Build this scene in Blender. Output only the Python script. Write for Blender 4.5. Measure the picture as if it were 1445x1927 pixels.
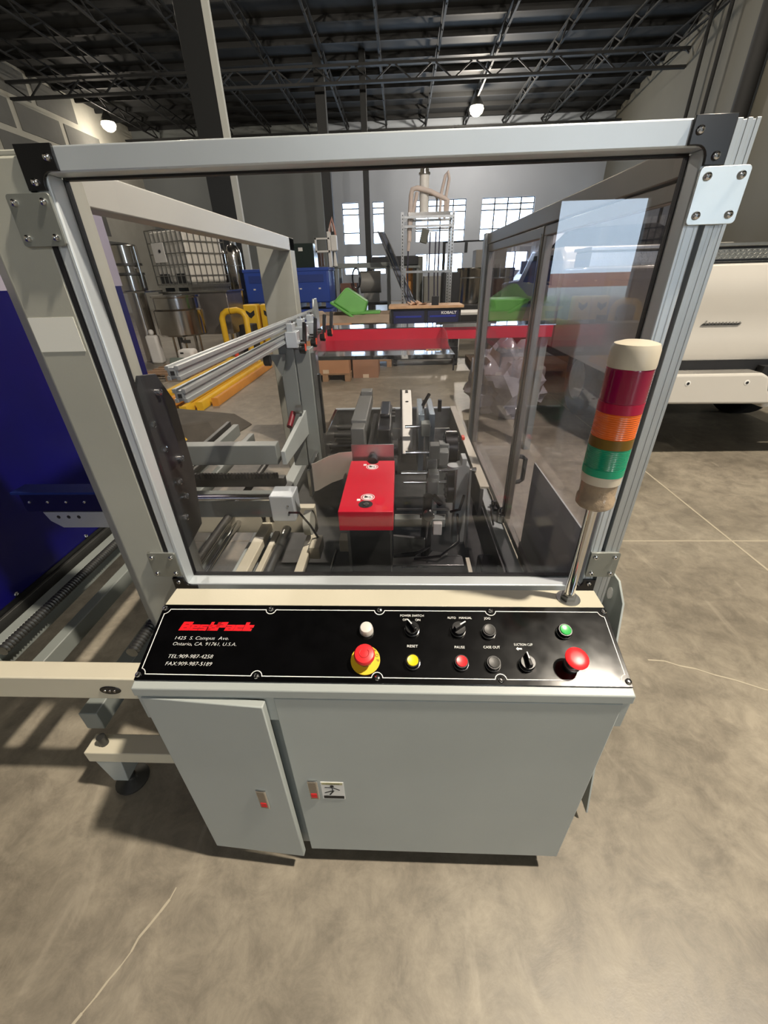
import bpy, bmesh, math, random
from mathutils import Vector, Matrix
random.seed(7)
PI = math.pi
for o in list(bpy.data.objects):
    bpy.data.objects.remove(o, do_unlink=True)
S = bpy.context.scene
C = S.collection

# ------------------------------------------------------------------ camera
cam_d = bpy.data.cameras.new('camera'); cam = bpy.data.objects.new('camera', cam_d); C.objects.link(cam)
CP, CYAW, CR = 0.5289, 0.0491, -0.0280
fw = Vector((-math.sin(CYAW)*math.cos(CP), math.cos(CYAW)*math.cos(CP), -math.sin(CP)))
rt = Vector((math.cos(CYAW), math.sin(CYAW), 0)); up = rt.cross(fw)
r2 = rt*math.cos(CR)+up*math.sin(CR); u2 = -rt*math.sin(CR)+up*math.cos(CR)
cam.matrix_world = Matrix(((r2.x, u2.x, -fw.x, 0.0495), (r2.y, u2.y, -fw.y, -0.8436), (r2.z, u2.z, -fw.z, 1.5169), (0, 0, 0, 1)))
cam_d.sensor_fit = 'VERTICAL'; cam_d.sensor_height = 36.0; cam_d.sensor_width = 36.0*1445/1927
cam_d.lens = 764.0*36.0/1927; cam_d.clip_start = 0.02; cam_d.clip_end = 400
S.camera = cam

# ------------------------------------------------------------------ world, exposure
W = bpy.data.worlds.new('overcast_sky'); S.world = W; W.use_nodes = True
bg = W.node_tree.nodes['Background']
bg.inputs[0].default_value = (0.66, 0.83, 1.0, 1); bg.inputs[1].default_value = 13.0
S.view_settings.view_transform = 'Standard'; S.view_settings.look = 'None'; S.view_settings.gamma = 1.0
S.view_settings.use_curve_mapping = False
S.view_settings.exposure = 0.0
S.cycles.use_denoising = True
S.cycles.max_bounces = 8; S.cycles.diffuse_bounces = 4; S.cycles.glossy_bounces = 5
S.cycles.transmission_bounces = 8; S.cycles.transparent_max_bounces = 24
S.cycles.sample_clamp_indirect = 6.0

# high-bay lamps: (x, y, z, watts, colour)
WARM, NEUT = (1.0, .89, .74), (1.0, .97, .93)
LAMPS = [(3.3, -0.85, 8.2, 3700, WARM), (3.636, 25.24, 8.2, 1500, WARM), (-14.06, 25.14, 8.2, 200, WARM),
         (8.0, -18.5, 8.2, 1350, NEUT), (0.5, -18.5, 8.2, 1350, NEUT), (-5.6, 12.2, 8.2, 1100, WARM), (5.0, 12.0, 8.2, 800, WARM)]  # these four: unseen lamps added to light the cabinet front and background

# ------------------------------------------------------------------ materials
def lin(h):
    h = h.lstrip('#'); v = [int(h[i:i+2], 16)/255 for i in (0, 2, 4)]
    return tuple(x/12.92 if x <= .04045 else ((x+.055)/1.055)**2.4 for x in v)+(1,)
MATS = {}
def mat(name, col, rough=.5, metal=0., var=.0, scale=8., bump=0., bscale=60., rvar=0., spec=.5, emit=None, estr=1., coat=0.):
    if name in MATS: return MATS[name]
    m = bpy.data.materials.new(name); m.use_nodes = True; nt = m.node_tree; b = nt.nodes['Principled BSDF']
    c = lin(col) if isinstance(col, str) else tuple(col)+(1,)
    b.inputs['Base Color'].default_value = c; b.inputs['Roughness'].default_value = rough; b.inputs['Metallic'].default_value = metal
    b.inputs['Specular IOR Level'].default_value = spec; b.inputs['Coat Weight'].default_value = coat; b.inputs['Coat Roughness'].default_value = .08
    tc = nt.nodes.new('ShaderNodeTexCoord')
    if var > 0 or rvar > 0:
        n = nt.nodes.new('ShaderNodeTexNoise'); n.inputs['Scale'].default_value = scale; n.inputs['Detail'].default_value = 6
        nt.links.new(tc.outputs['Object'], n.inputs['Vector'])
        if var > 0:
            r = nt.nodes.new('ShaderNodeValToRGB'); r.color_ramp.elements[0].position = .3; r.color_ramp.elements[1].position = .7
            r.color_ramp.elements[0].color = tuple(max(0, x*(1-var)) for x in c[:3])+(1,)
            r.color_ramp.elements[1].color = tuple(min(1, x*(1+var)) for x in c[:3])+(1,)
            nt.links.new(n.outputs['Fac'], r.inputs['Fac']); nt.links.new(r.outputs['Color'], b.inputs['Base Color'])
        if rvar > 0:
            mr = nt.nodes.new('ShaderNodeMapRange'); mr.inputs['To Min'].default_value = max(.02, rough-rvar); mr.inputs['To Max'].default_value = min(1, rough+rvar)
            nt.links.new(n.outputs['Fac'], mr.inputs['Value']); nt.links.new(mr.outputs['Result'], b.inputs['Roughness'])
    if bump > 0:
        n2 = nt.nodes.new('ShaderNodeTexNoise'); n2.inputs['Scale'].default_value = bscale; n2.inputs['Detail'].default_value = 4
        bp = nt.nodes.new('ShaderNodeBump'); bp.inputs['Strength'].default_value = bump; bp.inputs['Distance'].default_value = .01
        nt.links.new(tc.outputs['Object'], n2.inputs['Vector']); nt.links.new(n2.outputs['Fac'], bp.inputs['Height']); nt.links.new(bp.outputs['Normal'], b.inputs['Normal'])
    if emit:
        b.inputs['Emission Color'].default_value = lin(emit) if isinstance(emit, str) else tuple(emit)+(1,); b.inputs['Emission Strength'].default_value = estr
    MATS[name] = m; return m
def pane_mat(name, tint=(.93, .94, .95), f0=.045, rough=0.0, haze=0.0, graz=.9):
    m = bpy.data.materials.new(name); m.use_nodes = True; nt = m.node_tree; nt.nodes.clear(); N = nt.nodes.new; L = nt.links.new
    out = N('ShaderNodeOutputMaterial'); tr = N('ShaderNodeBsdfTransparent'); tr.inputs[0].default_value = tint+(1,)
    gl = N('ShaderNodeBsdfGlossy'); gl.inputs['Roughness'].default_value = rough; gl.inputs[0].default_value = (1, 1, 1, 1)
    lw = N('ShaderNodeLayerWeight'); lw.inputs['Blend'].default_value = .5
    pw = N('ShaderNodeMath'); pw.operation = 'POWER'; pw.inputs[1].default_value = 5.0; L(lw.outputs['Facing'], pw.inputs[0])
    ma = N('ShaderNodeMath'); ma.operation = 'MULTIPLY_ADD'; ma.inputs[1].default_value = graz; ma.inputs[2].default_value = f0; L(pw.outputs[0], ma.inputs[0])
    mx = N('ShaderNodeMixShader'); L(ma.outputs[0], mx.inputs[0]); L(tr.outputs[0], mx.inputs[1]); L(gl.outputs[0], mx.inputs[2])
    if haze > 0:
        df = N('ShaderNodeBsdfDiffuse'); df.inputs[0].default_value = (.7, .7, .74, 1); m2 = N('ShaderNodeMixShader'); m2.inputs[0].default_value = haze
        L(mx.outputs[0], m2.inputs[1]); L(df.outputs[0], m2.inputs[2]); L(m2.outputs[0], out.inputs[0])
    else: L(mx.outputs[0], out.inputs[0])
    MATS[name] = m; return m
def concrete_mat():
    m = bpy.data.materials.new('polished_concrete'); m.use_nodes = True; nt = m.node_tree; b = nt.nodes['Principled BSDF']; N = nt.nodes.new; L = nt.links.new
    tc = N('ShaderNodeTexCoord')
    def noise(s, d=8, dist=0.0, rough=.6):
        n = N('ShaderNodeTexNoise'); n.inputs['Scale'].default_value = s; n.inputs['Detail'].default_value = d; n.inputs['Distortion'].default_value = dist; n.inputs['Roughness'].default_value = rough
        L(tc.outputs['Object'], n.inputs['Vector']); return n
    a = noise(1.1, 9, .9); r = N('ShaderNodeValToRGB'); L(a.outputs['Fac'], r.inputs['Fac'])
    e = r.color_ramp.elements; e[0].position = .30; e[0].color = lin('#736c60'); e[1].position = .72; e[1].color = lin('#9d9586')
    x = r.color_ramp.elements.new(.5); x.color = lin('#8a8274')
    f = noise(9, 8, .4, .75); r2_ = N('ShaderNodeValToRGB'); L(f.outputs['Fac'], r2_.inputs['Fac'])
    e = r2_.color_ramp.elements; e[0].position = .36; e[0].color = (.70, .70, .70, 1); e[1].position = .66; e[1].color = (1.16, 1.16, 1.14, 1)
    mu = N('ShaderNodeMixRGB'); mu.blend_type = 'MULTIPLY'; mu.inputs[0].default_value = 1; L(r.outputs[0], mu.inputs[1]); L(r2_.outputs[0], mu.inputs[2])
    mp = N('ShaderNodeMapping'); mp.inputs['Scale'].default_value = (1.0, .35, 1); mp.inputs['Rotation'].default_value = (0, 0, .5); L(tc.outputs['Object'], mp.inputs[0])
    sc = N('ShaderNodeTexNoise'); sc.inputs['Scale'].default_value = 5; sc.inputs['Detail'].default_value = 7; sc.inputs['Distortion'].default_value = 2.2; L(mp.outputs[0], sc.inputs['Vector'])
    r3 = N('ShaderNodeValToRGB'); e = r3.color_ramp.elements; e[0].position = .62; e[0].color = (0, 0, 0, 1); e[1].position = .74; e[1].color = (1, 1, 1, 1); L(sc.outputs['Fac'], r3.inputs[0])
    m3 = N('ShaderNodeMixRGB'); m3.inputs[2].default_value = lin('#b0a796'); ml = N('ShaderNodeMath'); ml.operation = 'MULTIPLY'; ml.inputs[1].default_value = .35
    L(r3.outputs[0], ml.inputs[0]); L(ml.outputs[0], m3.inputs[0]); L(mu.outputs[0], m3.inputs[1]); L(m3.outputs[0], b.inputs['Base Color'])
    mr = N('ShaderNodeMapRange'); mr.inputs['To Min'].default_value = .30; mr.inputs['To Max'].default_value = .55; L(f.outputs['Fac'], mr.inputs['Value']); L(mr.outputs[0], b.inputs['Roughness'])
    bp = N('ShaderNodeBump'); bp.inputs['Strength'].default_value = .08; bp.inputs['Distance'].default_value = .01; L(f.outputs['Fac'], bp.inputs['Height']); L(bp.outputs[0], b.inputs['Normal'])
    MATS['concrete'] = m; return m

CONC = concrete_mat()
GREY = mat('grey_enamel', '#a4aaa7', .42, 0, .05, 3, .02, 220)
GREYD = mat('grey_enamel_deep', '#7c817d', .42, 0, .05, 3, .02, 220)
CREAM = mat('cream_enamel', '#c3bda9', .4, 0, .04, 4, .02, 200)
POSTM = mat('beige_grey_enamel', '#9f9f94', .42, 0, .14, 2.2, .02, 200)
ALU = mat('anodised_aluminium', '#c9d0d4', .42, .45, .04, 6)
ALUP = mat('aluminium_profile', '#b4b8b8', .40, .6, .06, 5)
ALUD = mat('aluminium_rail_warm', '#8f8a80', .40, .55, .05, 5)
ZINC = mat('zinc_plate', '#c9cfcf', .40, .8, .05, 14, rvar=.05)
CHROME = mat('chrome', '#d9d9d9', .12, 1.)
STEEL = mat('brushed_steel', '#a6a6a3', .3, .95, .12, 18)
STEELD = mat('dark_steel', '#4b4b49', .42, .7, .2, 14)
MIRROR = mat('mirror_stainless', '#b9bcbe', .07, 1., .05, 3)
STAIN = mat('stainless_tank', '#b5b0a8', .16, 1., .12, 5)
BLACK = mat('black_plastic', '#0d0d0f', .28, 0, spec=.6)
BLACKM = mat('black_matt', '#121214', .6)
PANELB = mat('gloss_black_panel', '#050506', .12, 0, rvar=.05, var=.3, scale=30, spec=.6)
WHITEP = mat('white_print', '#e9e9e6', .5)
REDP = mat('red_print', '#d4101c', .45)
YELP = mat('yellow_print', '#e8c220', .5)
REDBTN = mat('red_button', '#e22a30', .35)
YELBTN = mat('yellow_button', '#e9d016', .35)
GRNBTN = mat('green_button', '#35b455', .3)
GRYBTN = mat('black_button', '#3a3937', .45)
WHTBTN = mat('white_lens', '#d6d0c8', .35)
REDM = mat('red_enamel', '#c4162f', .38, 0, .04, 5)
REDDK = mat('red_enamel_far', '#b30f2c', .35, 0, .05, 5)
NAVY = mat('navy_sheet', '#08064c', .30, 0, .25, 2.5, .02, 30)
LILAC = mat('lilac_board', '#8f8a9a', .6, 0, .06, 4)
CONSTOP = CREAM
LENSR = mat('lens_red', '#8c0d3a', .22, 0, coat=.4)
LENSO = mat('lens_orange', '#e0651c', .25, 0, coat=.4)
LENSG = mat('lens_green', '#0e8d68', .25, 0, coat=.4)
BASEC = mat('ivory_plastic', '#cfc6b2', .4, 0, .04, 8)
TAPE = mat('wrapped_clear_tape', '#a5927a', .18, 0, .22, 22, .5, 40)
WALLM = mat('painted_wall', '#9aa1aa', .75, 0, .05, .6, .03, 8)
WALLR = mat('painted_wall_tan', '#5a584f', .8, 0, .06, .5, .03, 8)
WALLP = mat('dark_wall_grey', '#6f7372', .8, 0, .05, .6)
CEILM = mat('dark_steel_deck', '#131415', .8, .0, .15, .8)
CEILB = mat('dark_roof_steel', '#1f2021', .7, .2, .1, 1)
BLOCKL = mat('wall_mortar_light', '#a09e94', .85, 0, .06, 2)
BLOCKD = mat('wall_block_grey', '#5a5a57', .85, 0, .08, 2)
CARD = mat('cardboard', '#ad7f5c', .8, 0, .06, 6)
CARDW = mat('cardboard_worn', '#9c8a78', .85, 0, .12, 5)
WOOD = mat('light_wood', '#caa27a', .6, 0, .15, 9)
WOODP = mat('pallet_wood', '#8d6f52', .8, 0, .2, 7)
YELLOW = mat('safety_yellow', '#e3b621', .45, 0, .08, 5)
ORANGE = mat('beam_orange', '#cf8a2c', .5, 0, .1, 5)
GREEN = mat('bright_green_plastic', '#62a94c', .5, 0, .08, 4)
BLUEB = mat('blue_plastic', '#1d4198', .45, 0, .08, 3)
WHTPL = mat('white_plastic', '#d8d6d0', .5, 0, .05, 4)
TRUCKW = mat('white_truck_paint', '#c2beb6', .22, 0, .02, 2, coat=.7)
VANM = mat('dark_navy_paint', '#171c2c', .2, .3, coat=.8)
RUBBER = mat('rubber', '#141414', .8)
DKGLASS = mat('dark_window', '#0c0f16', .06, 0, spec=.8)
KOBALT = mat('cobalt_blue_cabinet', '#161b44', .4)
BENCHK = mat('black_bench_steel', '#15161a', .5, .3)
TARP = mat('grey_tarp', '#4f4a42', .8, 0, .2, 6, .3, 14)
BARK = mat('dark_clutter', '#26251f', .85, 0, .4, 6)
PINK = mat('insulation_wrap', '#cbbdb4', .7, 0, .1, 8)
PANE = pane_mat('guard_pane', (.92, .92, .94), .026, 0.0, .004)
PANES = pane_mat('side_guard_pane', (.86, .85, .89), .03, 0.0, .010, .45)
WINP = pane_mat('window_glass', (.95, .97, 1.0), .03)
CLEARP = pane_mat('clear_plastic', (.86, .86, .86), .06, 0.02, .05)
LAMPE = mat('lamp_glass', '#fff0d8', .5, emit=(1.0, .86, .62), estr=9)
OUTG = mat('outdoor_paving', '#b8b4aa', .9, 0, .1, .5)
DIRT = mat('red_dirt', '#a0684c', .9, 0, .2, .7)

# ------------------------------------------------------------------ mesh builder
WL = {}
def wl(o): return WL.get(o.name, Vector((0, 0, 0))) if o else Vector((0, 0, 0))
class MB:
    def __init__(s): s.v = []; s.f = []
    def add(s, vs, fs):
        b = len(s.v); s.v += [Vector(p) for p in vs]; s.f += [tuple(i+b for i in f) for f in fs]; return s
    def box(s, x0, x1, y0, y1, z0, z1):
        return s.add([(x0, y0, z0), (x1, y0, z0), (x1, y1, z0), (x0, y1, z0), (x0, y0, z1), (x1, y0, z1), (x1, y1, z1), (x0, y1, z1)],
                     [(0, 3, 2, 1), (4, 5, 6, 7), (0, 1, 5, 4), (1, 2, 6, 5), (2, 3, 7, 6), (3, 0, 4, 7)])
    def bar(s, p0, p1, w, h, upv=(0, 0, 1)):
        p0 = Vector(p0); p1 = Vector(p1); d = (p1-p0).normalized(); u = Vector(upv)
        if abs(d.dot(u)) > .98: u = Vector((0, 1, 0))
        r = d.cross(u).normalized()*w/2; u = r.cross(d).normalized()*h/2
        vs = [p0-r-u, p0+r-u, p0+r+u, p0-r+u, p1-r-u, p1+r-u, p1+r+u, p1-r+u]
        return s.add(vs, [(0, 1, 2, 3), (7, 6, 5, 4), (4, 5, 1, 0), (5, 6, 2, 1), (6, 7, 3, 2), (7, 4, 0, 3)])
    def cyl(s, p0, p1, r0, r1=None, n=16):
        p0 = Vector(p0); p1 = Vector(p1); r1 = r0 if r1 is None else r1
        d = (p1-p0).normalized(); a = d.orthogonal().normalized(); b = d.cross(a)
        vs = []
        for p, r in ((p0, r0), (p1, r1)):
            for i in range(n):
                t = 2*PI*i/n; vs.append(p+a*math.cos(t)*r+b*math.sin(t)*r)
        fs = [(i, (i+1) % n, n+(i+1) % n, n+i) for i in range(n)]+[tuple(range(n-1, -1, -1)), tuple(range(n, 2*n))]
        return s.add(vs, fs)
    def tube(s, path, r, n=10, closed=False):
        path = [Vector(p) for p in path]; m = len(path); vs = []; prev = None
        for k, p in enumerate(path):
            q0 = path[k-1] if (k > 0 or closed) else p; q1 = path[(k+1) % m] if (k < m-1 or closed) else p
            d = (q1-q0).normalized()
            if prev is None: a = d.orthogonal().normalized()
            else: a = (prev-d*prev.dot(d)).normalized()
            prev = a; b = d.cross(a); rr = r[k] if isinstance(r, (list, tuple)) else r
            for i in range(n):
                t = 2*PI*i/n; vs.append(p+a*math.cos(t)*rr+b*math.sin(t)*rr)
        fs = []
        for k in range(m if closed else m-1):
            o0 = k*n; o1 = ((k+1) % m)*n
            for i in range(n): fs.append((o0+i, o0+(i+1) % n, o1+(i+1) % n, o1+i))
        if not closed: fs += [tuple(range(n-1, -1, -1)), tuple(range((m-1)*n, m*n))]
        return s.add(vs, fs)
    def lathe(s, prof, c=(0, 0, 0), n=24, capb=True, capt=True):
        c = Vector(c); vs = []
        for r, z in prof:
            for i in range(n):
                t = 2*PI*i/n; vs.append(c+Vector((r*math.cos(t), r*math.sin(t), z)))
        fs = []
        for k in range(len(prof)-1):
            for i in range(n): fs.append((k*n+i, k*n+(i+1) % n, (k+1)*n+(i+1) % n, (k+1)*n+i))
        if capb: fs.append(tuple(range(n-1, -1, -1)))
        if capt: fs.append(tuple(range((len(prof)-1)*n, len(prof)*n)))
        return s.add(vs, fs)
    def prism(s, poly, axis, a0, a1):
        """poly: 2-D points in the two other axes (x:(y,z)  y:(x,z)  z:(x,y))"""
        def mk(p, a): return (a, p[0], p[1]) if axis == 'x' else ((p[0], a, p[1]) if axis == 'y' else (p[0], p[1], a))
        n = len(poly); vs = [mk(p, a0) for p in poly]+[mk(p, a1) for p in poly]
        fs = [(i, (i+1) % n, n+(i+1) % n, n+i) for i in range(n)]+[tuple(range(n-1, -1, -1)), tuple(range(n, 2*n))]
        return s.add(vs, fs)
    def strip(s, path, th, z0, z1):
        """vertical sheet following an (x,y) path"""
        n = len(path); L = []
        for k in range(n):
            a = Vector(path[max(0, k-1)]); b = Vector(path[min(n-1, k+1)]); d = (b-a).normalized(); L.append(Vector((-d.y, d.x))*th)
        pts = [Vector(p) for p in path]+[Vector(path[k])+L[k] for k in range(n-1, -1, -1)]
        vs = [(p.x, p.y, z0) for p in pts]+[(p.x, p.y, z1) for p in pts]; N_ = 2*n; fs = []
        for k in range(n-1):
            a, b, c, d = k, k+1, N_-2-k, N_-1-k
            fs += [(a, b, b+N_, a+N_), (c, d, d+N_, c+N_), (d, c, b, a), (a+N_, b+N_, c+N_, d+N_)]
        fs += [(0, N_, 2*N_-1, N_-1), (n-1, n, n+N_, n-1+N_)]
        return s.add(vs, fs)
    def sphere(s, c, r, n=14, m=8, sz=1.):
        prof = [(max(1e-4, r*math.sin(PI*k/m)), -r*sz*math.cos(PI*k/m)) for k in range(m+1)]
        return s.lathe(prof, c, n)
    def xf(s, fn): s.v = [Vector(fn(p)) for p in s.v]; return s
    def rotz(s, c, ang):
        c = Vector(c); M = Matrix.Rotation(ang, 3, 'Z'); s.v = [M @ (p-c)+c for p in s.v]; return s
    def build(s, name, m, parent=None, bevel=0, smooth=True, seg=2, origin=None):
        me = bpy.data.meshes.new(name)
        lo = Vector([min(p[i] for p in s.v) for i in range(3)]); hi = Vector([max(p[i] for p in s.v) for i in range(3)])
        o0 = Vector(origin) if origin else Vector(((lo.x+hi.x)/2, (lo.y+hi.y)/2, lo.z))
        me.from_pydata([p-o0 for p in s.v], [], s.f); me.materials.append(m)
        bm = bmesh.new(); bm.from_mesh(me); bmesh.ops.recalc_face_normals(bm, faces=bm.faces); bm.to_mesh(me); bm.free()
        if smooth:
            me.shade_smooth(); me.set_sharp_from_angle(angle=math.radians(38))
        o = bpy.data.objects.new(name, me); C.objects.link(o); WL[o.name] = o0
        if parent: o.parent = parent; o.location = o0-wl(parent)
        else: o.location = o0
        if bevel > 0:
            b = o.modifiers.new('bevel', 'BEVEL'); b.width = bevel; b.segments = seg; b.limit_method = 'ANGLE'; b.angle_limit = math.radians(40)
        return o
def tag(o, label, cat, group=None, kind=None):
    if label: o['label'] = label
    if cat: o['category'] = cat
    if group: o['group'] = group
    if kind: o['kind'] = kind
    return o
def struct(o): o['kind'] = 'structure'; return o
def thing(name, label, cat, loc, group=None):
    o = bpy.data.objects.new(name, None); C.objects.link(o); o.location = loc; o.empty_display_size = .1; WL[o.name] = Vector(loc)
    return tag(o, label, cat, group)
def clone(src, parent, wloc):
    o = src.copy(); C.objects.link(o); WL[o.name] = Vector(wloc); o.parent = parent; o.location = Vector(wloc)-wl(parent); return o
def dup_thing(root, delta, label=None):
    d = Vector(delta); r = root.copy(); C.objects.link(r); r.location = root.location+d; WL[r.name] = wl(root)+d
    if label: r['label'] = label
    for ch in list(root.children):
        c = ch.copy(); C.objects.link(c); c.parent = r; WL[c.name] = wl(ch)+d
        for g in list(ch.children):
            e = g.copy(); C.objects.link(e); e.parent = c; WL[e.name] = wl(g)+d
    return r
def box(name, m, parent, x0, x1, y0, y1, z0, z1, bevel=0.): return MB().box(x0, x1, y0, y1, z0, z1).build(name, m, parent, bevel)
def text_mesh(body, size, shear=0., offset=0., extrude=.0003, align='LEFT', sx=1., space=1.):
    cu = bpy.data.curves.new('t', 'FONT'); cu.body = body; cu.size = size; cu.shear = shear; cu.offset = offset; cu.extrude = extrude; cu.align_x = align; cu.space_character = space
    cu.resolution_u = 3
    o = bpy.data.objects.new('t', cu); C.objects.link(o); dg = bpy.context.evaluated_depsgraph_get()
    me = bpy.data.meshes.new_from_object(o.evaluated_get(dg)); mb = MB()
    mb.v = [Vector((v.co.x*sx, v.co.y, v.co.z)) for v in me.vertices]; mb.f = [tuple(p.vertices) for p in me.polygons]
    bpy.data.objects.remove(o); bpy.data.meshes.remove(me); bpy.data.curves.remove(cu); return mb

# ================================================================== THE HALL
XL, XR, YB, YF, ZC = -15.2, 14.2, 30.0, -26.0, 9.0
floor = struct(MB().box(XL-.3, XR+.3, YF-.3, YB+.3, -.3, 0).build('floor', CONC, origin=(0, 0, 0)))
JM = mat('joint_filler', '#aca390', .6)
for (a, b, c, d) in ((2.143, 2.157, -6, 12), (-4.0, -3.986, -8, 14), (8.3, 8.314, -8, 14)):
    o = box('joint_strip', JM, floor, a, b, c, d, 0, .0012)
for y in (1.37, 7.4, -4.7): box('joint_strip', JM, floor, -8, 9, y-.006, y+.006, 0, .0011)
ck = MB(); pts = [(1.15, .43), (1.22, .425), (1.27, .40), (1.33, .385), (1.39, .355), (1.46, .33), (1.55, .285), (1.7, .27)]
for p, q in zip(pts, pts[1:]): ck.bar((*p, .0005), (*q, .0005), .006+random.random()*.003, .001)
ck.build('floor_crack', JM, floor)
ck = MB(); random.seed(21); pts = [(-.60-.21*k/16+random.uniform(-.007, .007), -.40-.42*k/16) for k in range(17)]
for k, (p, q) in enumerate(zip(pts, pts[1:])): ck.bar((*p, .0005), (*q, .0005), .003+.004*random.random(), .001)
ck.build('floor_crack', JM, floor)

# back wall with window openings (upper and lower row), built from solid pieces around the openings
def wall_xz(name, m, y0, y1, x0, x1, z0, z1, holes):
    xs = sorted({x0, x1, *[h[0] for h in holes], *[h[1] for h in holes]}); zs = sorted({z0, z1, *[h[2] for h in holes], *[h[3] for h in holes]})
    mb = MB()
    for a, b in zip(xs, xs[1:]):
        run = None
        for c, d in zip(zs, zs[1:]):
            if any(h[0] <= a and b <= h[1] and h[2] <= c and d <= h[3] for h in holes):
                if run: mb.box(a, b, y0, y1, *run); run = None
            else: run = (run[0], d) if run else (c, d)
        if run: mb.box(a, b, y0, y1, *run)
    return struct(mb.build(name, m, origin=(0, y0, 0)))
WINS = [(-3.52, -2.50, 3.22, 5.36, 1, 3), (-1.65, -.95, 3.22, 5.36, 1, 3), (1.0, 4.05, 3.22, 5.36, 4, 3), (5.0, 8.15, 3.22, 5.36, 4, 3), (-9.3, -8.5, 3.9, 5.1, 1, 2),
        (-3.6, -.9, 1.55, 2.6, 3, 1), (1.0, 4.05, 1.55, 2.6, 4, 1), (5.0, 8.15, 1.55, 2.6, 4, 1)]
wall_xz('wall_back', WALLM, YB, YB+.3, XL-.3, XR+.3, 0, ZC+.4, [w[:4] for w in WINS])
for i, (x0, x1, z0, z1, nx, nz) in enumerate(WINS):
    w = MB()
    for k in range(nx+1): xx = x0+(x1-x0)*k/nx; w.box(xx-.035, xx+.035, YB+.1, YB+.18, z0, z1)
    zz = [z0, z1] if nz == 1 else ([z0, z0+.28*(z1-z0), z0+.72*(z1-z0), z0+.86*(z1-z0), z1] if nz == 3 else [z0, (z0+z1)/2, z1])
    for q in zz: w.box(x0, x1, YB+.1, YB+.18, q-.03, q+.03)
    o = struct(w.build('window_%d' % (i+1), CEILB))
    box('pane', WINP, o, x0, x1, YB+.13, YB+.142, z0, z1)
    la = bpy.data.lights.new('window_portal', 'AREA'); la.shape = 'RECTANGLE'; la.size = x1-x0; la.size_y = z1-z0; la.cycles.is_portal = True
    lo = bpy.data.objects.new('window_portal', la); C.objects.link(lo); lo.location = ((x0+x1)/2, YB+.32, (z0+z1)/2); lo.rotation_euler = (PI/2*-1, 0, 0)
# grey sheet added at left for the dimmer light on the back wall
struct(box('wall_back_dim_sheet', WALLP, None, XL, -4.6, 29.4, 29.6, 0, ZC))
# left wall: light grout with grey blocks standing proud
wl_o = struct(box('wall_left', BLOCKL, None, XL-.3, XL, YF, YB, 0, ZC+.4))
bw, bh = 2.5, .88
base = None
for r in range(7):
    z0 = 2.5+r*(bh+.22)
    for k in range(7):
        y0 = 12.2+k*(bw+.30)+(1.4 if r % 2 else 0)
        if z0+bh > ZC or y0+bw > 26: continue
        if base is None: base = box('wall_block', BLOCKD, wl_o, XL, XL+.03, y0, y0+bw, z0, z0+bh, .012)
        else: clone(base, wl_o, (XL+.015, y0+bw/2, z0))
# right wall, running slightly inwards, then a jog
rw = MB(); rw.add([(12.0, 30.3, 0), (8.4, 7.0, 0), (8.7, 7.0, 0), (12.3, 30.3, 0), (12.0, 30.3, ZC+.4), (8.4, 7.0, ZC+.4), (8.7, 7.0, ZC+.4), (12.3, 30.3, ZC+.4)],
                  [(0, 1, 5, 4), (2, 3, 7, 6), (1, 2, 6, 5), (3, 0, 4, 7), (4, 5, 6, 7), (3, 2, 1, 0)])
wr = struct(rw.build('wall_right', WALLR))
struct(box('wall_jog', WALLR, None, 8.4, XR+.3, 6.9, 7.2, 0, ZC+.4))
struct(box('wall_side', WALLP, None, XR, XR+.3, YF-.3, 7.0, 0, ZC+.4))
def onwall(y): return 8.4+(y-7.0)*(3.6/23.3)
for (ya, yb_, z0, z1, n) in ((24.6, 27.4, 4.2, 5.3, 4), (28.3, 29.2, 4.6, 5.8, 1)):
    w = MB()
    for k in range(n+1): yy = ya+(yb_-ya)*k/n; w.bar((onwall(yy)-.03, yy, z0), (onwall(yy)-.03, yy, z1), .06, .06)
    for q in (z0, (z0+z1)/2, z1): w.bar((onwall(ya)-.03, ya, q), (onwall(yb_)-.03, yb_, q), .06, .06)
    o = struct(w.build('window_%d' % (9 if n == 4 else 10), CEILB))
    g = MB().bar((onwall(ya)-.012, ya, (z0+z1)/2), (onwall(yb_)-.012, yb_, (z0+z1)/2), .012, z1-z0).build('pane', mat('emissive_daylight_pane', '#cfe3ee', .6, emit=(.75, .9, 1), estr=1.0), o)  # pane emits its daylight itself; the wall behind has no opening
for y, r in ((14.6, .22), (17.2, .06), (18.6, .06)):
    struct(MB().cyl((onwall(y)-.25, y, .0), (onwall(y)-.25, y, ZC), r, n=12).build('trim_downpipe', CEILM))
# front wall (behind the viewer) with the open dock door
DX0, DX1, DZ = 8.5, 13.1, 4.65
wall_xz('wall_front', WALLP, YF-.3, YF, XL-.3, XR+.3, 0, ZC+.4, [(DX0, DX1, 0, DZ)])
dk = MB(); dk.box(DX0-.12, DX0, YF, YF+.08, 0, DZ+.12); dk.box(DX1, DX1+.12, YF, YF+.08, 0, DZ+.12); dk.box(DX0, DX1, YF, YF+.08, DZ, DZ+.12)
struct(dk.build('door_1', CEILB))
la = bpy.data.lights.new('dock_portal', 'AREA'); la.shape = 'RECTANGLE'; la.size = DX1-DX0; la.size_y = DZ; la.cycles.is_portal = True
lo = bpy.data.objects.new('dock_portal', la); C.objects.link(lo); lo.location = ((DX0+DX1)/2, YF-.32, DZ/2); lo.rotation_euler = (PI/2, 0, 0)
yard = struct(box('ground_yard', OUTG, None, -30, 50, -90, YF-.3, -.3, -.02))
struct(MB().prism([(-60, -.02), (-46, -.02), (-50, .9), (-58, 1.1)], 'x', -10, 40).build('ground_dirt_bank', DIRT))
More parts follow.
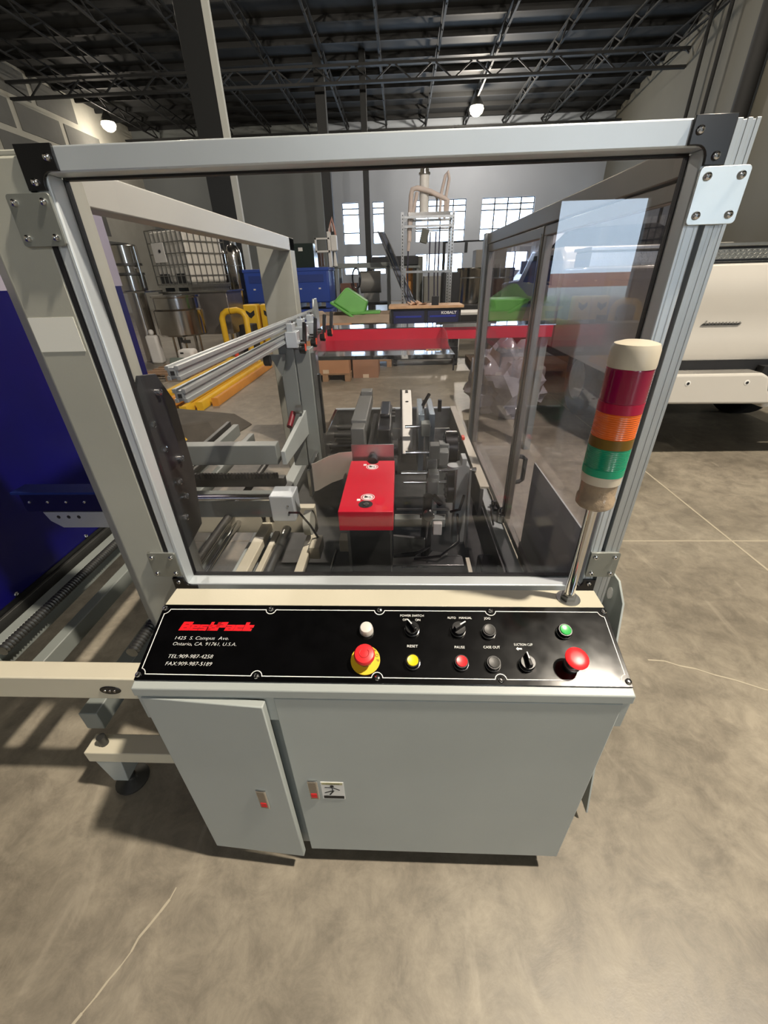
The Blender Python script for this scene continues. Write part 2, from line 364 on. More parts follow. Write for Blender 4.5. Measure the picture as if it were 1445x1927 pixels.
# ceiling, roof steel
ceil = struct(box('ceiling', CEILM, None, XL-.3, XR+.3, YF-.3, YB+.3, ZC, ZC+.3))
p0 = None
for k in range(17):
    y = 6.0+k*1.45
    if p0 is None: p0 = MB().box(XL, 12.0, y-.05, y+.05, ZC-.16, ZC).build('purlin', CEILB, ceil)
    else: clone(p0, ceil, (WL[p0.name].x, y, ZC-.16))
p0 = None
for k in range(12):
    x = -13.6+k*2.15
    if p0 is None:
        t = MB().box(x-.035, x+.035, 6, YB, ZC-.58, ZC-.53).box(x-.035, x+.035, 6, YB, ZC-.22, ZC-.17)
        for q in range(16): t.bar((x, 6+q*1.5, ZC-.2), (x, 6.75+q*1.5, ZC-.58), .04, .04); t.bar((x, 6.75+q*1.5, ZC-.58), (x, 7.5+q*1.5, ZC-.2), .04, .04)
        p0 = t.build('bar_joist', CEILB, ceil)
    else: clone(p0, ceil, (x, WL[p0.name].y, WL[p0.name].z))
for y in (12.5, 20.6, 28.6):
    t = MB().box(XL, 12.2, y-.08, y+.08, ZC-1.22, ZC-1.14).box(XL, 12.2, y-.08, y+.08, ZC-.75, ZC-.67)
    for q in range(18): x = XL+q*1.5; t.bar((x, y, ZC-.68), (x+.75, y, ZC-1.2), .045, .045); t.bar((x+.75, y, ZC-1.2), (x+1.5, y, ZC-.68), .045, .045)
    t.build('girder_truss', CEILB, ceil)
# columns
def column(name, x0, x1, y0, y1, m, strip=False, label=None):
    o = struct(box(name, m, None, x0, x1, y0, y1, 0, ZC, .01))
    if strip: box('edge_strip', mat('column_edge_light', '#c2c4be', .7), o, x1, x1+.14, y0-.02, y0+.10, 0, ZC)
    return o
COLD = mat('dark_column', '#17191a', .7, 0, .06, 1)
column('trim_column_near', -4.62, -4.02, 11.5, 12.0, COLD, True)
column('trim_column_mid', -3.35, -2.95, 21.5, 21.9, COLD)
column('trim_column_far', -1.55, -1.3, 21.5, 21.75, COLD)

# high-bay lamps
for i, (x, y, z, wt, lc) in enumerate(LAMPS):
    lb = ['warm high-bay lamp overhead to the right of the control panel', 'lit high-bay lamp in the roof above the machine\'s top rail', 'lit high-bay lamp by the block wall at upper left',
          'added unseen neutral high-bay lamp near the open dock door', 'added unseen neutral high-bay lamp far behind the viewer, left of the dock door', 'added unseen high-bay lamp over the steel tanks, lighting the background', 'added unseen high-bay lamp over the dark van, lighting the background'][i]
    t = thing('high_bay_lamp', lb, 'lamp', (x, y, z-.05), 'high-bay lamps')
    MB().lathe([(.06, .55), (.09, .50), (.10, .35), (.26, .12), (.30, 0.0), (.28, 0.0), (.24, .12), (.09, .33)], (x, y, z), 20, False, False).build('reflector', STEEL, t)
    MB().cyl((x, y, z+.5), (x, y, ZC-.16), .012, n=6).build('hanger', CEILB, t)
    MB().lathe([(.01, -.36), (.14, -.33), (.27, -.24), (.33, -.10), (.28, .02), (.24, .10)], (x, y, z), 18).build('bulb', LAMPE, t)
    la = bpy.data.lights.new('lamp_light', 'POINT'); la.energy = wt; la.color = lc; la.shadow_soft_size = .16
    lo = bpy.data.objects.new('lamp_light', la); C.objects.link(lo); lo.location = (x, y, z-.62)

# ================================================================== THE CASE ERECTOR
M = thing('case_erector', 'grey guarded case erector machine with black control panel and red cover inside', 'machine', (0, 1.0, 0))
def screw_mesh(r, h, axis='y'):
    pr = [(r, 0), (r, h*.35), (r*.8, h*.85), (r*.45, h), (r*.42, h*.55), (.0008, h*.55)]
    return MB().lathe(pr, (0, 0, 0), 12, True, True)
SC = {}
def screw(parent, wloc, r=.0065, h=.005, n=(0, -1, 0), m=None, name='screw'):
    key = (round(r, 4), round(h, 4), tuple(n), name)
    if key not in SC:
        q = Vector((0, 0, 1)).rotation_difference(Vector(n)); mb = screw_mesh(r, h).xf(lambda p: q @ p+Vector(wloc))
        SC[key] = mb.build(name, m or CHROME, parent, origin=wloc); return SC[key]
    return clone(SC[key], parent, wloc)

# -- posts and fixed frame
lp = MB().prism([(-.572, .0), (-.675, .0), (-.738, .055), (-.738, .15), (-.572, .15)], 'z', .0, 1.70).build('front_left_post', POSTM, M, .004)
MB().prism([(-.575, .003), (-.672, .003), (-.735, .058), (-.735, .147), (-.575, .147)], 'z', 1.70, 1.708).build('post_cap', POSTM, lp, .002)
sk = box('blank_sticker', mat('paper_white', '#d9d9d0', .6), lp, -.672, -.581, -.0012, .0, 1.399, 1.461); sk['label'] = 'white paper sticker'
MB().prism([(-.572, 0), (-.56, 0), (-.56, .03), (-.572, .03)], 'z', .70, 1.70).build('dark_gap_strip', BLACKM, M)  # black strip stands for the dark gap between post and guard frame
rp = MB()
for a, b in ((.557, .566), (.572, .580), (.585, .592)): rp.box(a, b, .0, .04, .0, 1.708)
rp.box(.559, .591, .0008, .038, .0, 1.706)
rp.build('front_right_post', ALUP, M, .0008)
# back posts
box('back_left_post', POSTM, M, -.80, -.60, 1.98, 2.10, 0, 1.72, .004)
box('back_right_post', ALUP, M, .54, .60, 2.0, 2.06, 0, 1.71, .003)
tr = box('top_left_rail', mat('pale_grey_enamel', '#b2b2ab', .4, 0, .05, 3), M, -.66, -.60, .15, 2.10, 1.652, 1.72, .004)
for y in (.35, 1.1, 1.8): screw(tr, (-.63, y, 1.72), .009, .006, (0, 0, 1))
box('top_right_rail', ALUD, M, .555, .60, .04, 2.05, 1.655, 1.708, .003)
# base frame
box('base_rail', GREY, M, .50, .56, .03, 2.06, .36, .425, .003)
box('base_rail', GREY, M, -.70, -.63, .15, 2.06, .33, .40, .003)
box('base_rail', GREY, M, -.66, .56, 1.98, 2.04, .33, .40, .003)
box('base_rail', GREY, M, -.66, .56, .03, .09, .33, .40, .003)
for x, y in ((-.66, 1.9), (.54, 1.9), (.54, .3), (-.40, .3)):
    l = MB().box(x-.03, x+.03, y-.03, y+.03, .05, .36).build('leg', GREY, M, .003)
    MB().lathe([(.05, 0), (.05, .012), (.03, .022), (.012, .03), (.012, .06)], (x, y, 0), 16).build('foot_pad', STEELD, l)

# -- front guard: frame, corner brackets, pane
fg = MB()
Y0, Y1 = 0.0, 0.042
fg.box(-.57, .552, Y0, Y1, 1.675, 1.71).box(-.57, .552, Y0, Y1, .762, .797)
fg.box(-.566, -.536, Y0, Y1, .797, 1.675).box(.520, .549, Y0, Y1, .797, 1.675)
fgo = fg.build('front_guard_frame', ALU, M, .003)
for x0, x1 in ((-.560, -.558), (-.544, -.542), (.527, .529), (.540, .542)): box('frame_groove', ALUP, fgo, x0, x1, -.0006, .001, .80, 1.672)
MB().box(-.5365, -.534, .036, .05, .80, 1.672).box(.518, .5205, .036, .05, .80, 1.672).box(-.535, .519, .036, .05, 1.6715, 1.675).box(-.535, .519, .036, .05, .797, .800).build('gasket', BLACKM, fgo)
pn = box('guard_pane', PANE, fgo, -.533, .517, .040, .044, .800, 1.672); pn['label'] = 'clear plastic window pane'
def corner(cx, cz, sx, sz):
    """cx,cz: outer corner; sx,sz: direction towards the middle of the frame"""
    w, d, a = .062, .060, .031
    pts = [(0, 0), (w, 0), (w, a+.004)]
    for k in range(6):
        t = PI/2*k/5; pts.append((a+.018-.018*math.sin(t)+.0, a+.004+.018-.018*math.cos(t)))
    pts += [(a, d), (0, d)]
    poly = [(cx+sx*p[0], cz+sz*p[1]) for p in pts]
    o = MB().prism(poly, 'y', -.006, .0).build('corner_bracket', BLACK, fgo, .0008)
    screw(fgo, (cx+sx*.051, -.006, cz+sz*.018), .0062, .005); screw(fgo, (cx+sx*.017, -.006, cz+sz*.049), .0062, .005)
corner(-.572, 1.712, 1, -1); corner(.554, 1.712, -1, -1); corner(-.572, .760, 1, 1); corner(.554, .760, -1, 1)
for ip, (x0, x1, z0, z1, m_) in enumerate( ((-.613, -.537, 1.574, 1.649, ZINC), (.519, .593, 1.575, 1.650, ZINC), (-.613, -.538, .831, .907, ZINC), (.520, .592, .835, .910, ZINC))):
    pl = MB(); r = .006; poly = []
    for cx_, cz_, a0 in ((x1-r, z1-r, 0), (x0+r, z1-r, 90), (x0+r, z0+r, 180), (x1-r, z0+r, 270)):
        for k in range(5): t = math.radians(a0+90*k/4); poly.append((cx_+r*math.cos(t), cz_+r*math.sin(t)))
    tilt = (lambda p: (p[0], p[1]-(p[0]-x0)*.078+.002, p[2])) if ip == 1 else (lambda p: p)  # right upper plate tilted so that it mirrors the bright dock opening
    po = pl.prism(poly, 'y', -.011, -.0075).xf(tilt).build('mounting_plate', m_ if ip == 1 else mat('zinc_dark_reflection', '#979a93', .42, .7, .06, 14), M, .0006)  # darker zinc copy: reflection of dark surroundings put into the colour
    sx_ = .0125
    for x in (x0+sx_, x1-sx_):
        for z in (z0+sx_, z1-sx_): screw(po, tilt((x, -.011, z)), .006, .005)
    MB().box(x0+.004, x1-.004, -.0075, .002, z0+.004, z1-.004).xf(tilt).build('spacer', ALUP, po)

# -- side guard (right): hinged framed door and fixed front bay
def frame_yz(name, x0, x1, y0, y1, z0, z1, w, m, parent):
    return MB().box(x0, x1, y0, y1, z1-w, z1).box(x0, x1, y0, y1, z0, z0+w).box(x0, x1, y0, y0+w, z0+w, z1-w).box(x0, x1, y1-w, y1, z0+w, z1-w).build(name, m, parent, .002)
sd = frame_yz('side_door', .560, .590, .93, 1.99, .428, 1.652, .035, ALUD, M)
box('side_pane', PANES, sd, .573, .577, .96, 1.96, .46, 1.62)
for a_ in (.944, 1.962): box('bright_edge', CHROME, sd, .5585, .5600, a_, a_+.007, .45, 1.63)
MB().tube([(.59, .945, .770), (.615, .945, .767), (.632, .945, .755), (.632, .945, .650), (.615, .945, .638), (.59, .945, .635)], .011, 10).build('door_handle', BLACK, M)
fb = frame_yz('front_bay_guard', .562, .588, .045, .925, .428, 1.652, .03, ALUD, M)
box('side_pane', PANES, fb, .573, .577, .07, .90, .455, 1.625)
hg = MB().box(.545, .562, .90, .97, .43, .47).box(.535, .55, .91, .93, .425, .46).build('hinge_block', STEEL, M, .002)
MB().cyl((.548, .93, .40), (.548, .93, .50), .009).build('hinge_pin', CHROME, hg)
hl = MB().box(.535, .56, 1.02, 1.10, .427, .445).cyl((.54, 1.06, .44), (.54, 1.06, .47), .011).build('latch_block', BLACK, M, .002)
MB().tube([(.52, 1.02, .45), (.51, .95, .45), (.50, .86, .445)], .006, 6).build('latch_rod', CHROME, M)
# lower side plate, right
sp = MB().prism([(.80, .80), (.015, .80), (-.03, .76), (-.20, .045), (.80, .045)], 'x', .625, .631).build('side_plate', GREY, M, .001)
MB().lathe([(.011, 0), (.011, .002)], (0, 0, 0), 16).xf(lambda p: (.6315+p.z*-3-.004, .03+p.x, .745+p.y*1.7)).build('slot_hole', WHITEP, sp)
MB().box(.594, .625, .05, .78, .12, .16).build('side_plate_mount', GREY, M)

# -- control console
PA = Vector((0, -.1565, .8657)); SV = Vector((0, -.9449, -.3273)); NV = Vector((0, -.3273, .9449))
def PT(p): return PA+Vector((p[0], 0, 0))-SV*p[1]+NV*p[2]       # panel frame: x, up the slope (0 at the back edge), height
con = MB().prism([(-.100, .70), (-.100, .8657), (-.1565, .8657), (-.3330, .8045), (-.3330, .7815), (-.328, .7815), (-.328, .70)], 'x', -.5, .5).build('control_console', GREY, M, .002)
top = MB().box(-.499, .499, -.1563, -.1005, .8655, .8675).build('console_top', CREAM, con, .0008)
cab = MB().box(-.490, .485, -.312, -.10, .086, .7815).build('control_cabinet', GREYD, M, .002)
box('plinth', BLACKM, cab, -.42, .42, -.24, -.12, .0, .086)
for x in (-.46, .44): box('console_bracket', GREYD, M, x-.02, x+.02, -.10, .0, .70, .74)
# right-hand wide door
dr = box('cabinet_door', GREY, cab, -.213, .4853, -.330, -.313, .088, .776, .0025)
# left door, a little ajar on its left hinge
ang = math.radians(-4.0); hx, hy = -.4905, -.316
dl = MB().box(-.4905, -.228, -.331, -.314, .090, .774).rotz((hx, hy, 0), ang).build('cabinet_door', GREY, cab, .0025)
def latch(cx, z0, z1, y, a=0, pc=(0, 0)):
    f = lambda mb: mb.rotz((hx, hy, 0), a) if a else mb
    o = f(MB().box(cx-.0125, cx+.0125, y-.0045, y, z0, z1)).build('door_latch', CHROME, cab, .0012)
    f(MB().box(cx-.0105, cx+.0080, y-.0052, y-.0040, z0+.004, z1-.004)).build('latch_face', mat('latch_grey', '#8d857a', .35, .6), cab)
    f(MB().box(cx-.0080, cx+.0065, y-.0064, y-.0048, z0+.012, z0+.030)).build('latch_button', REDP, cab)
latch(-.292, .362, .446, -.331, ang); latch(-.168, .382, .466, -.330)
# warning sticker
ws = box('warning_sticker', mat('sticker_white', '#dcdcd8', .5), cab, -.149, -.093, -.3312, -.330, .381, .459)
wk = MB()
def seg(mb, a, b, w):
    a = Vector((a[0], a[1])); b = Vector((b[0], b[1])); mb.bar((a.x, -.3316, a.y), (b.x, -.3316, b.y), .0008, w, (0, 0, 1))
ox, oz = -.122, .427
for a, b, w in (((0, .010), (.002, -.008), .007), ((-.018, .0085), (.0, .008), .0022), ((.002, .008), (.018, -.004), .0026), ((.002, -.006), (-.020, -.017), .0026), ((.003, -.006), (-.008, -.026), .0034)):
    seg(wk, (ox+a[0], oz+a[1]), (ox+b[0], oz+b[1]), w)
wk.cyl((ox, -.332, oz+.0145), (ox, -.331, oz+.0145), .0048, n=12)
wk.box(-.146, -.095, -.3318, -.331, .384, .396)
wk.build('falling_figure', BLACKM, cab)
MB().box(-.1465, -.0955, -.3316, -.331, .448, .457).build('warning_header', mat('header_yellow', '#b3ae86', .5), cab)
text_mesh('! WARNING', .0075, extrude=.0002, sx=.95).xf(lambda p: (-.141+p.x, -.3320, .4497+p.y)).build('warning_text', BLACKM, cab)

# black control panel
cp = MB().box(-.499, .499, -.1705, -.0005, .0, .004).xf(PT).build('control_panel', PANELB, M, .0008)
def pbuild(mb, name, m, bevel=0., smooth=True): return mb.xf(PT).build(name, m, cp, bevel, smooth)
# white border line, notched round every screw
LW = .0016; zt = .0042
def line(pts, mb):
    for a, b in zip(pts, pts[1:]):
        a = Vector((a[0], a[1], zt)); b = Vector((b[0], b[1], zt)); e = (b-a).normalized()*LW*.3; mb.bar(a-e, b+e, LW, .0006)
ln = MB(); sxs = (-.493, -.2466, 0.0, .2466, .493)
def arc(cx, cy, r, a0, a1, n=8): return [(cx+r*math.cos(math.radians(a0+(a1-a0)*k/n)), cy+r*math.sin(math.radians(a0+(a1-a0)*k/n))) for k in range(n+1)]
topy, boty, lx = -.0122, -.1590, .4825
P_ = arc(-.493, -.0105, .0125, -82, -8)[::-1]
path = [(-lx, -.0145)]+[]
path = arc(-.493, -.0105, .0135, -80, -8)
for c in sxs[1:4]: path += arc(c, -.0105, .0115, 180+8, 360-8)
path += arc(.493, -.0105, .0135, 188, 260)
path += arc(.493, -.1600, .0135, 100, 172)
for c in sxs[3:0:-1]: path += arc(c, -.1600, .0115, 4, 176)
path += arc(-.493, -.1600, .0135, 8, 80)
path.append(path[0]); line(path, ln); pbuild(ln, 'border_line', WHITEP)
q = Vector((0, 0, 1)).rotation_difference(NV)
for sx_ in sxs:
    for sy_ in (-.0105, -.160):
        w = PT((sx_, sy_, .004)); screw(cp, w, .0062, .0045, tuple(NV), None, 'panel_screw')
# lettering
def lab(body, x, y, size, m=WHITEP, shear=0., offset=0., align='LEFT', sx=1., space=1., name='lettering'):
    pbuild(text_mesh(body, size, shear, offset, .0002, align, sx, space).xf(lambda p: (x+p.x, y+p.y, .0042+p.z)), name, m, 0, False)
def fit(body, x0, x1, y, size, **k):
    t = text_mesh(body, size, k.get('shear', 0), k.get('offset', 0), .0002, 'LEFT', 1., k.get('space', 1.)); a = min(p.x for p in t.v); b = max(p.x for p in t.v); s_ = (x1-x0)/(b-a)
    pbuild(t.xf(lambda p: (x0+(p.x-a)*s_, y+p.y, .0042+p.z)), k.get('name', 'lettering'), k.get('m', WHITEP), 0, False)
def logo():
    x0, x1, yb, H = -.4438, -.2800, -.0632, .0205; sh = .30; hx_ = .69
    Wd = [1.15, 1.0, .95, .82, 1.18, 1.0, 1.0, 1.05]; T = sum(Wd); u = (x1-x0)/T; red = MB(); slit = MB(); x = x0
    def q(mb, a, b, c, d, z0, z1):      # slanted rectangle a..b across, c..d up (fractions)
        A = lambda p, r: (x+p*w*u+r*H*sh, yb+r*H)
        mb.prism([A(a, c), A(b, c), A(b, d), A(a, d)], 'z', z0, z1)
    for ch, w in zip('BestPack', Wd):
        z0, z1, e0, e1 = .004, .0044, .0040, .0047
        if ch == 'B': q(red, 0, .97, 0, 1, z0, z1); q(slit, .34, .66, .66, .72, e0, e1); q(slit, .34, .66, .28, .34, e0, e1); q(slit, .93, 1.0, .46, .54, e0, e1)
        if ch == 'e': q(red, .0, .95, 0, hx_, z0, z1); q(slit, .34, .66, .44, .50, e0, e1); q(slit, .34, .97, .20, .26, e0, e1)
        if ch == 's': q(red, .0, .94, 0, hx_, z0, z1); q(slit, .30, .97, .43, .49, e0, e1); q(slit, -.02, .62, .20, .26, e0, e1)
        if ch == 't': q(red, .08, .50, 0, 1, z0, z1); q(red, .0, 1.0, .40, hx_, z0, z1); q(red, .08, 1.0, 0, .26, z0, z1); q(red, .5, 1., .26, .40, z0, z1); q(slit, .55, .98, .30, .35, e0, e1)
        if ch == 'P': q(red, .0, .36, 0, 1, z0, z1); q(red, .0, .96, .36, 1, z0, z1); q(slit, .36, .64, .64, .71, e0, e1)
        if ch == 'a': q(red, .0, .96, 0, hx_, z0, z1); q(slit, .02, .62, .44, .50, e0, e1); q(slit, .34, .64, .18, .24, e0, e1)
        if ch == 'c': q(red, .0, .95, 0, hx_, z0, z1); q(slit, .34, .97, .30, .36, e0, e1)
        if ch == 'k': q(red, .0, .40, 0, 1, z0, z1); q(red, .40, 1.0, .38, hx_, z0, z1); q(red, .40, .95, 0, .30, z0, z1); q(red, .35, .70, .28, .40, z0, z1)
        x += w*u
    pbuild(red, 'logo_lettering', REDP, 0, False); pbuild(slit, 'logo_counters', mat('logo_dark_red', '#4d0008', .5), 0, False)  # dark red slits inside the letters
logo()
fit('1425  S. Campus  Ave.', -.4441, -.3252, -.0838, .0108, shear=.18, offset=-.00022)
fit('Ontario, CA. 91761, U.S.A.', -.4440, -.3053, -.0970, .0108, shear=.18, offset=-.00022)
fit('TEL:909-987-4258', -.4445, -.3482, -.1245, .0115, shear=.18, offset=-.00022)
fit('FAX:909-987-5189', -.4443, -.3457, -.1400, .0115, shear=.18, offset=-.00022)
fit('POWER SWITCH', .0465, .0986, -.0262, .0072); fit('OFF', .0520, .0640, -.0362, .0072); fit('ON', .0795, .0905, -.0362, .0072)
fit('AUTO', .1500, .1690, -.0306, .0072); fit('MANUAL', .1760, .2037, -.0306, .0072); fit('JOG', .2300, .2440, -.0312, .0072)
fit('RESET', .0611, .0836, -.0958, .0076); fit('PAUSE', .1606, .1817, -.0970, .0076); fit('CASE OUT', .2206, .2548, -.0962, .0076); fit('SUCTION CUP', .2846, .3232, -.0898, .0072)
ar = MB().prism([(.2873, -.0965), (.2915, -.0925), (.2915, -.0948), (.2994, -.0948), (.2994, -.0982), (.2915, -.0982), (.2915, -.1005)], 'z', .004, .0045); pbuild(ar, 'arrow_mark', WHITEP)
def bezel(x, y, r=.0150, h=.009, m=BLACK):
    pbuild(MB().lathe([(r, .004), (r, .004+h*.6), (r*.93, .004+h), (r*.78, .004+h), (r*.76, .004+h*.7), (.001, .004+h*.7)], (x, y, 0), 24), 'button_bezel', m)
def push(x, y, m):
    pbuild(MB().lathe([(.0162, .004), (.0162, .0065), (.0150, .007)], (x, y, 0), 24), 'button_ring', CHROME); bezel(x, y, .0146, .014)
    pbuild(MB().lathe([(.0116, .010), (.0116, .019), (.0106, .0202), (.0088, .0198), (.004, .0192), (.0005, .0190)], (x, y, 0), 24), 'push_button', m)
def selector(x, y, a):
    pbuild(MB().lathe([(.0162, .004), (.0162, .0065), (.0150, .007)], (x, y, 0), 24), 'button_ring', CHROME)
    pbuild(MB().lathe([(.0150, .004), (.0150, .016), (.0140, .019), (.0005, .019)], (x, y, 0), 24), 'selector_base', BLACK)
    c, s_ = math.cos(a), math.sin(a); R = lambda u, v, w: (x+u*c-v*s_, y+u*s_+v*c, w)
    k = MB().add([R(-.0045, -.012, .019), R(.0045, -.012, .019), R(.0040, .0155, .019), R(-.0040, .0155, .019), R(-.0035, -.011, .032), R(.0035, -.011, .032), R(.0022, .0155, .030), R(-.0022, .0155, .030)],
                 [(0, 1, 2, 3), (7, 6, 5, 4), (0, 4, 5, 1), (1, 5, 6, 2), (2, 6, 7, 3), (3, 7, 4, 0)]); pbuild(k, 'selector_knob', BLACK, .0008)
    k = MB().add([R(-.0013, .002, .0322), R(.0013, .002, .0322), R(.0011, .0156, .0306), R(-.0011, .0156, .0306), R(-.0013, .002, .0328), R(.0013, .002, .0328), R(.0011, .0160, .0312), R(-.0011, .0160, .0312)],
                 [(0, 1, 2, 3), (7, 6, 5, 4), (0, 4, 5, 1), (1, 5, 6, 2), (2, 6, 7, 3), (3, 7, 4, 0)]); pbuild(k, 'pointer_line', WHITEP)
pbuild(MB().lathe([(.0150, .004), (.0150, .010), (.0140, .012), (.0138, .019), (.0120, .022), (.006, .0232), (.0005, .0235)], (-.0265, -.0595, 0), 28), 'indicator_lamp', WHTBTN)
selector(.0721, -.0575, math.radians(38)); selector(.1712, -.0575, math.radians(-58)); push(.2350, -.0615, GRYBTN); push(.394, -.0600, GRNBTN)
push(.0718, -.1285, YELBTN); push(.1704, -.1290, REDBTN); push(.2345, -.1305, GRYBTN); selector(.3025, -.1290, math.radians(8))
pbuild(MB().lathe([(.0305, .004), (.0305, .0056), (.0005, .0056)], (-.0255, -.1240, 0), 36), 'stop_plate', YELP)
for k, ch in enumerate('STOP'):
    a = math.radians(70-k*24); t = text_mesh(ch, .009, align='CENTER'); rr = .0222
    pbuild(t.xf(lambda p: (-.0255+math.cos(a)*rr+p.x*math.sin(a)+p.y*math.cos(a), -.1240+math.sin(a)*rr-p.x*math.cos(a)+p.y*math.sin(a), .0058+p.z)), 'stop_lettering', BLACKM, 0, False)
pbuild(MB().lathe([(.0150, .0056), (.0150, .010), (.0125, .0105), (.0125, .024)], (-.0255, -.1240, 0), 20), 'stop_collar', STEEL)
pbuild(MB().lathe([(.0125, .022), (.0185, .025), (.0212, .030), (.0212, .037), (.0190, .0405), (.012, .0422), (.0005, .0428)], (-.0255, -.1240, 0), 32), 'emergency_stop', REDBTN)
tw = MB(); tw.tube([(-.0255+.0095*math.cos(math.radians(a)), -.1240+.0095*math.sin(math.radians(a)), .0425) for a in range(120, 420, 15)], .0007, 5); pbuild(tw, 'twist_arrow', mat('dark_red', '#a8161c', .5))
pbuild(MB().lathe([(.0165, .004), (.0165, .010), (.0150, .011), (.0135, .011), (.0130, .022)], (.392, -.1285, 0), 24), 'stop_collar', STEEL)
pbuild(MB().lathe([(.013, .020), (.017, .028), (.0222, .037), (.0226, .0395), (.0205, .041), (.012, .0425), (.0005, .0430)], (.392, -.1285, 0), 32), 'emergency_stop', REDBTN)

# signal tower
tx, ty = .430, -.128
twr = MB().cyl((tx, ty, .880), (tx, ty, 1.125), .0105, n=20).build('signal_tower_pole', CHROME, M)
MB().lathe([(.0175, .8675), (.0175, .877), (.0155, .879), (.0125, .879), (.0125, .884)], (tx, ty, 0), 6).build('hex_nut', STEEL, twr)
MB().lathe([(.026, .8676), (.026, .8695)], (tx, ty, 0), 24).build('washer', STEEL, twr)
MB().lathe([(.012, 1.112), (.030, 1.114), (.0345, 1.119), (.035, 1.133), (.0325, 1.139), (.0325, 1.168), (.0335, 1.176), (.001, 1.176)], (tx, ty, 0), 32).build('tape_wrapped_base', TAPE, twr)
MB().lathe([(.0345, 1.168), (.0355, 1.186)], (tx, ty, 0), 32).build('ivory_collar', BASEC, twr)
def lens(z0, z1, m, ring, mr):
    pr = [(.0362, z0), (.0362, z0+ring)]; n = 12
    o2 = MB().lathe(pr+[(.0352, z0+ring)], (tx, ty, 0), 32).build('lens_ring', mr, twr)
    pr = []
    for k in range(n):
        a = z0+ring+(z1-z0-ring)*k/n; b = z0+ring+(z1-z0-ring)*(k+.5)/n; pr += [(.0354, a), (.0361, b)]
    pr.append((.0352, z1)); MB().lathe(pr, (tx, ty, 0), 36).build('signal_lens', m, twr)
lens(1.186, 1.240, LENSG, .014, mat('lens_green_dark', '#0f9c74', .3))
lens(1.240, 1.303, LENSO, .018, mat('lens_olive', '#6e5414', .3))
lens(1.303, 1.376, LENSR, .017, mat('lens_crimson', '#a80d3c', .3))
MB().lathe([(.0366, 1.376), (.0370, 1.380), (.0366, 1.404), (.0335, 1.412), (.022, 1.4155), (.0005, 1.416)], (tx, ty, 0), 36).build('tower_cap', BASEC, twr)

# ------------------------------------------------------------------ magazine on the left (part of the machine)
MAG = M
bm_ = box('magazine_front_beam', CREAM, M, -1.75, -.50, -.13, -.072, .474, .563, .004)
MB().prism([(-.778+.031*math.cos(a_*PI/10), .516+.0165*math.sin(a_*PI/10)) for a_ in range(20)], 'y', -.1335, -.13).build('oval_plate', BLACK, bm_, .003)
for x in (-.792, -.778, -.764): screw(bm_, (x, -.1335, .516), .0042, .003)
for x, rr in ((-1.11, .017), (-.722, .017)):
    path = MB(); pr = []; n = 150
    for k in range(n):
        y = -.07+k*.0105; pr.append((rr, y)); pr.append((rr*.72, y+.0052))
    path.lathe(pr, (0, 0, 0), 10).xf(lambda p: (x+p.x, p.z, .600+p.y)); path.build('threaded_rod', STEELD, M)
box('magazine_beam', GREYD, M, -1.075, -1.035, -.07, 2.0, .47, .53, .003)
box('magazine_beam', GREYD, M, -1.175, -1.135, -.07, 2.0, .52, .60, .003)
box('magazine_floor_rail', STEELD, M, -1.215, -1.19, -.6, 2.0, .575, .622, .002)
bp = box('blue_side_panel', NAVY, M, -1.215, -1.205, -1.2, 1.20, .622, 1.502); bp['label'] = 'glossy navy blue side panel'
MB().box(-1.2045, -1.200, -1.2, 1.2, .622, .640).build('panel_edge_trim', BLACK, bp)
for y in (-.35, .12, .46, .95): screw(bp, (-1.2045, y, .648), .008, .005, (1, 0, 0))
box('lilac_upper_panel', LILAC, M, -1.216, -1.206, .2, 1.215, 1.502, 1.86)
ab = box('guide_arm', mat('navy_bar', '#14133a', .3, .3), M, -.95, -.738, .06, .10, .992, 1.046, .003)
MB().box(-.965, -.738, .055, .105, 1.046, 1.052).build('arm_top_strip', mat('blue_strip', '#20306f', .25, .4), ab)
for x in (-.93, -.88, -.83, -.78): screw(ab, (x, .06, 1.022), .0045, .003)
MB().prism([(-.905, .992), (-.738, .992), (-.738, .944), (-.868, .944), (-.895, .965)], 'y', .058, .062).build('arm_plate', ZINC, ab)
for x in (-.868, -.84, -.812): MB().cyl((x, .0575, .977), (x, .0585, .977), .005, n=10).build('arm_hole', BLACKM, ab)
# foot assembly left
ft = box('foot_beam', CREAM, M, -.965, -.48, -.15, -.085, .175, .225, .003)
box('beam_end', BLACKM, ft, -.9655, -.9645, -.14, -.095, .182, .218)
MB().prism([(-.945, .175), (-.86, .175), (-.875, .06), (-.925, .06)], 'y', -.149, -.087).build('foot_gusset', GREY, ft, .002)
MB().lathe([(.052, 0), (.054, .008), (.045, .014), (.020, .026), (.016, .03), (.016, .065)], (-.898, -.115, 0), 24).build('levelling_foot', STEELD, ft)
MB().cyl((-.915, -.118, .225), (-.915, -.118, .262), .013, n=14).build('bolt_stub', STEELD, ft)
box('lower_long_beam', GREYD, M, -.985, -.925, -.085, 1.2, .25, .33, .003)
box('lower_leg', GREY, M, -.985, -.925, .55, .61, .33, .474, .003)

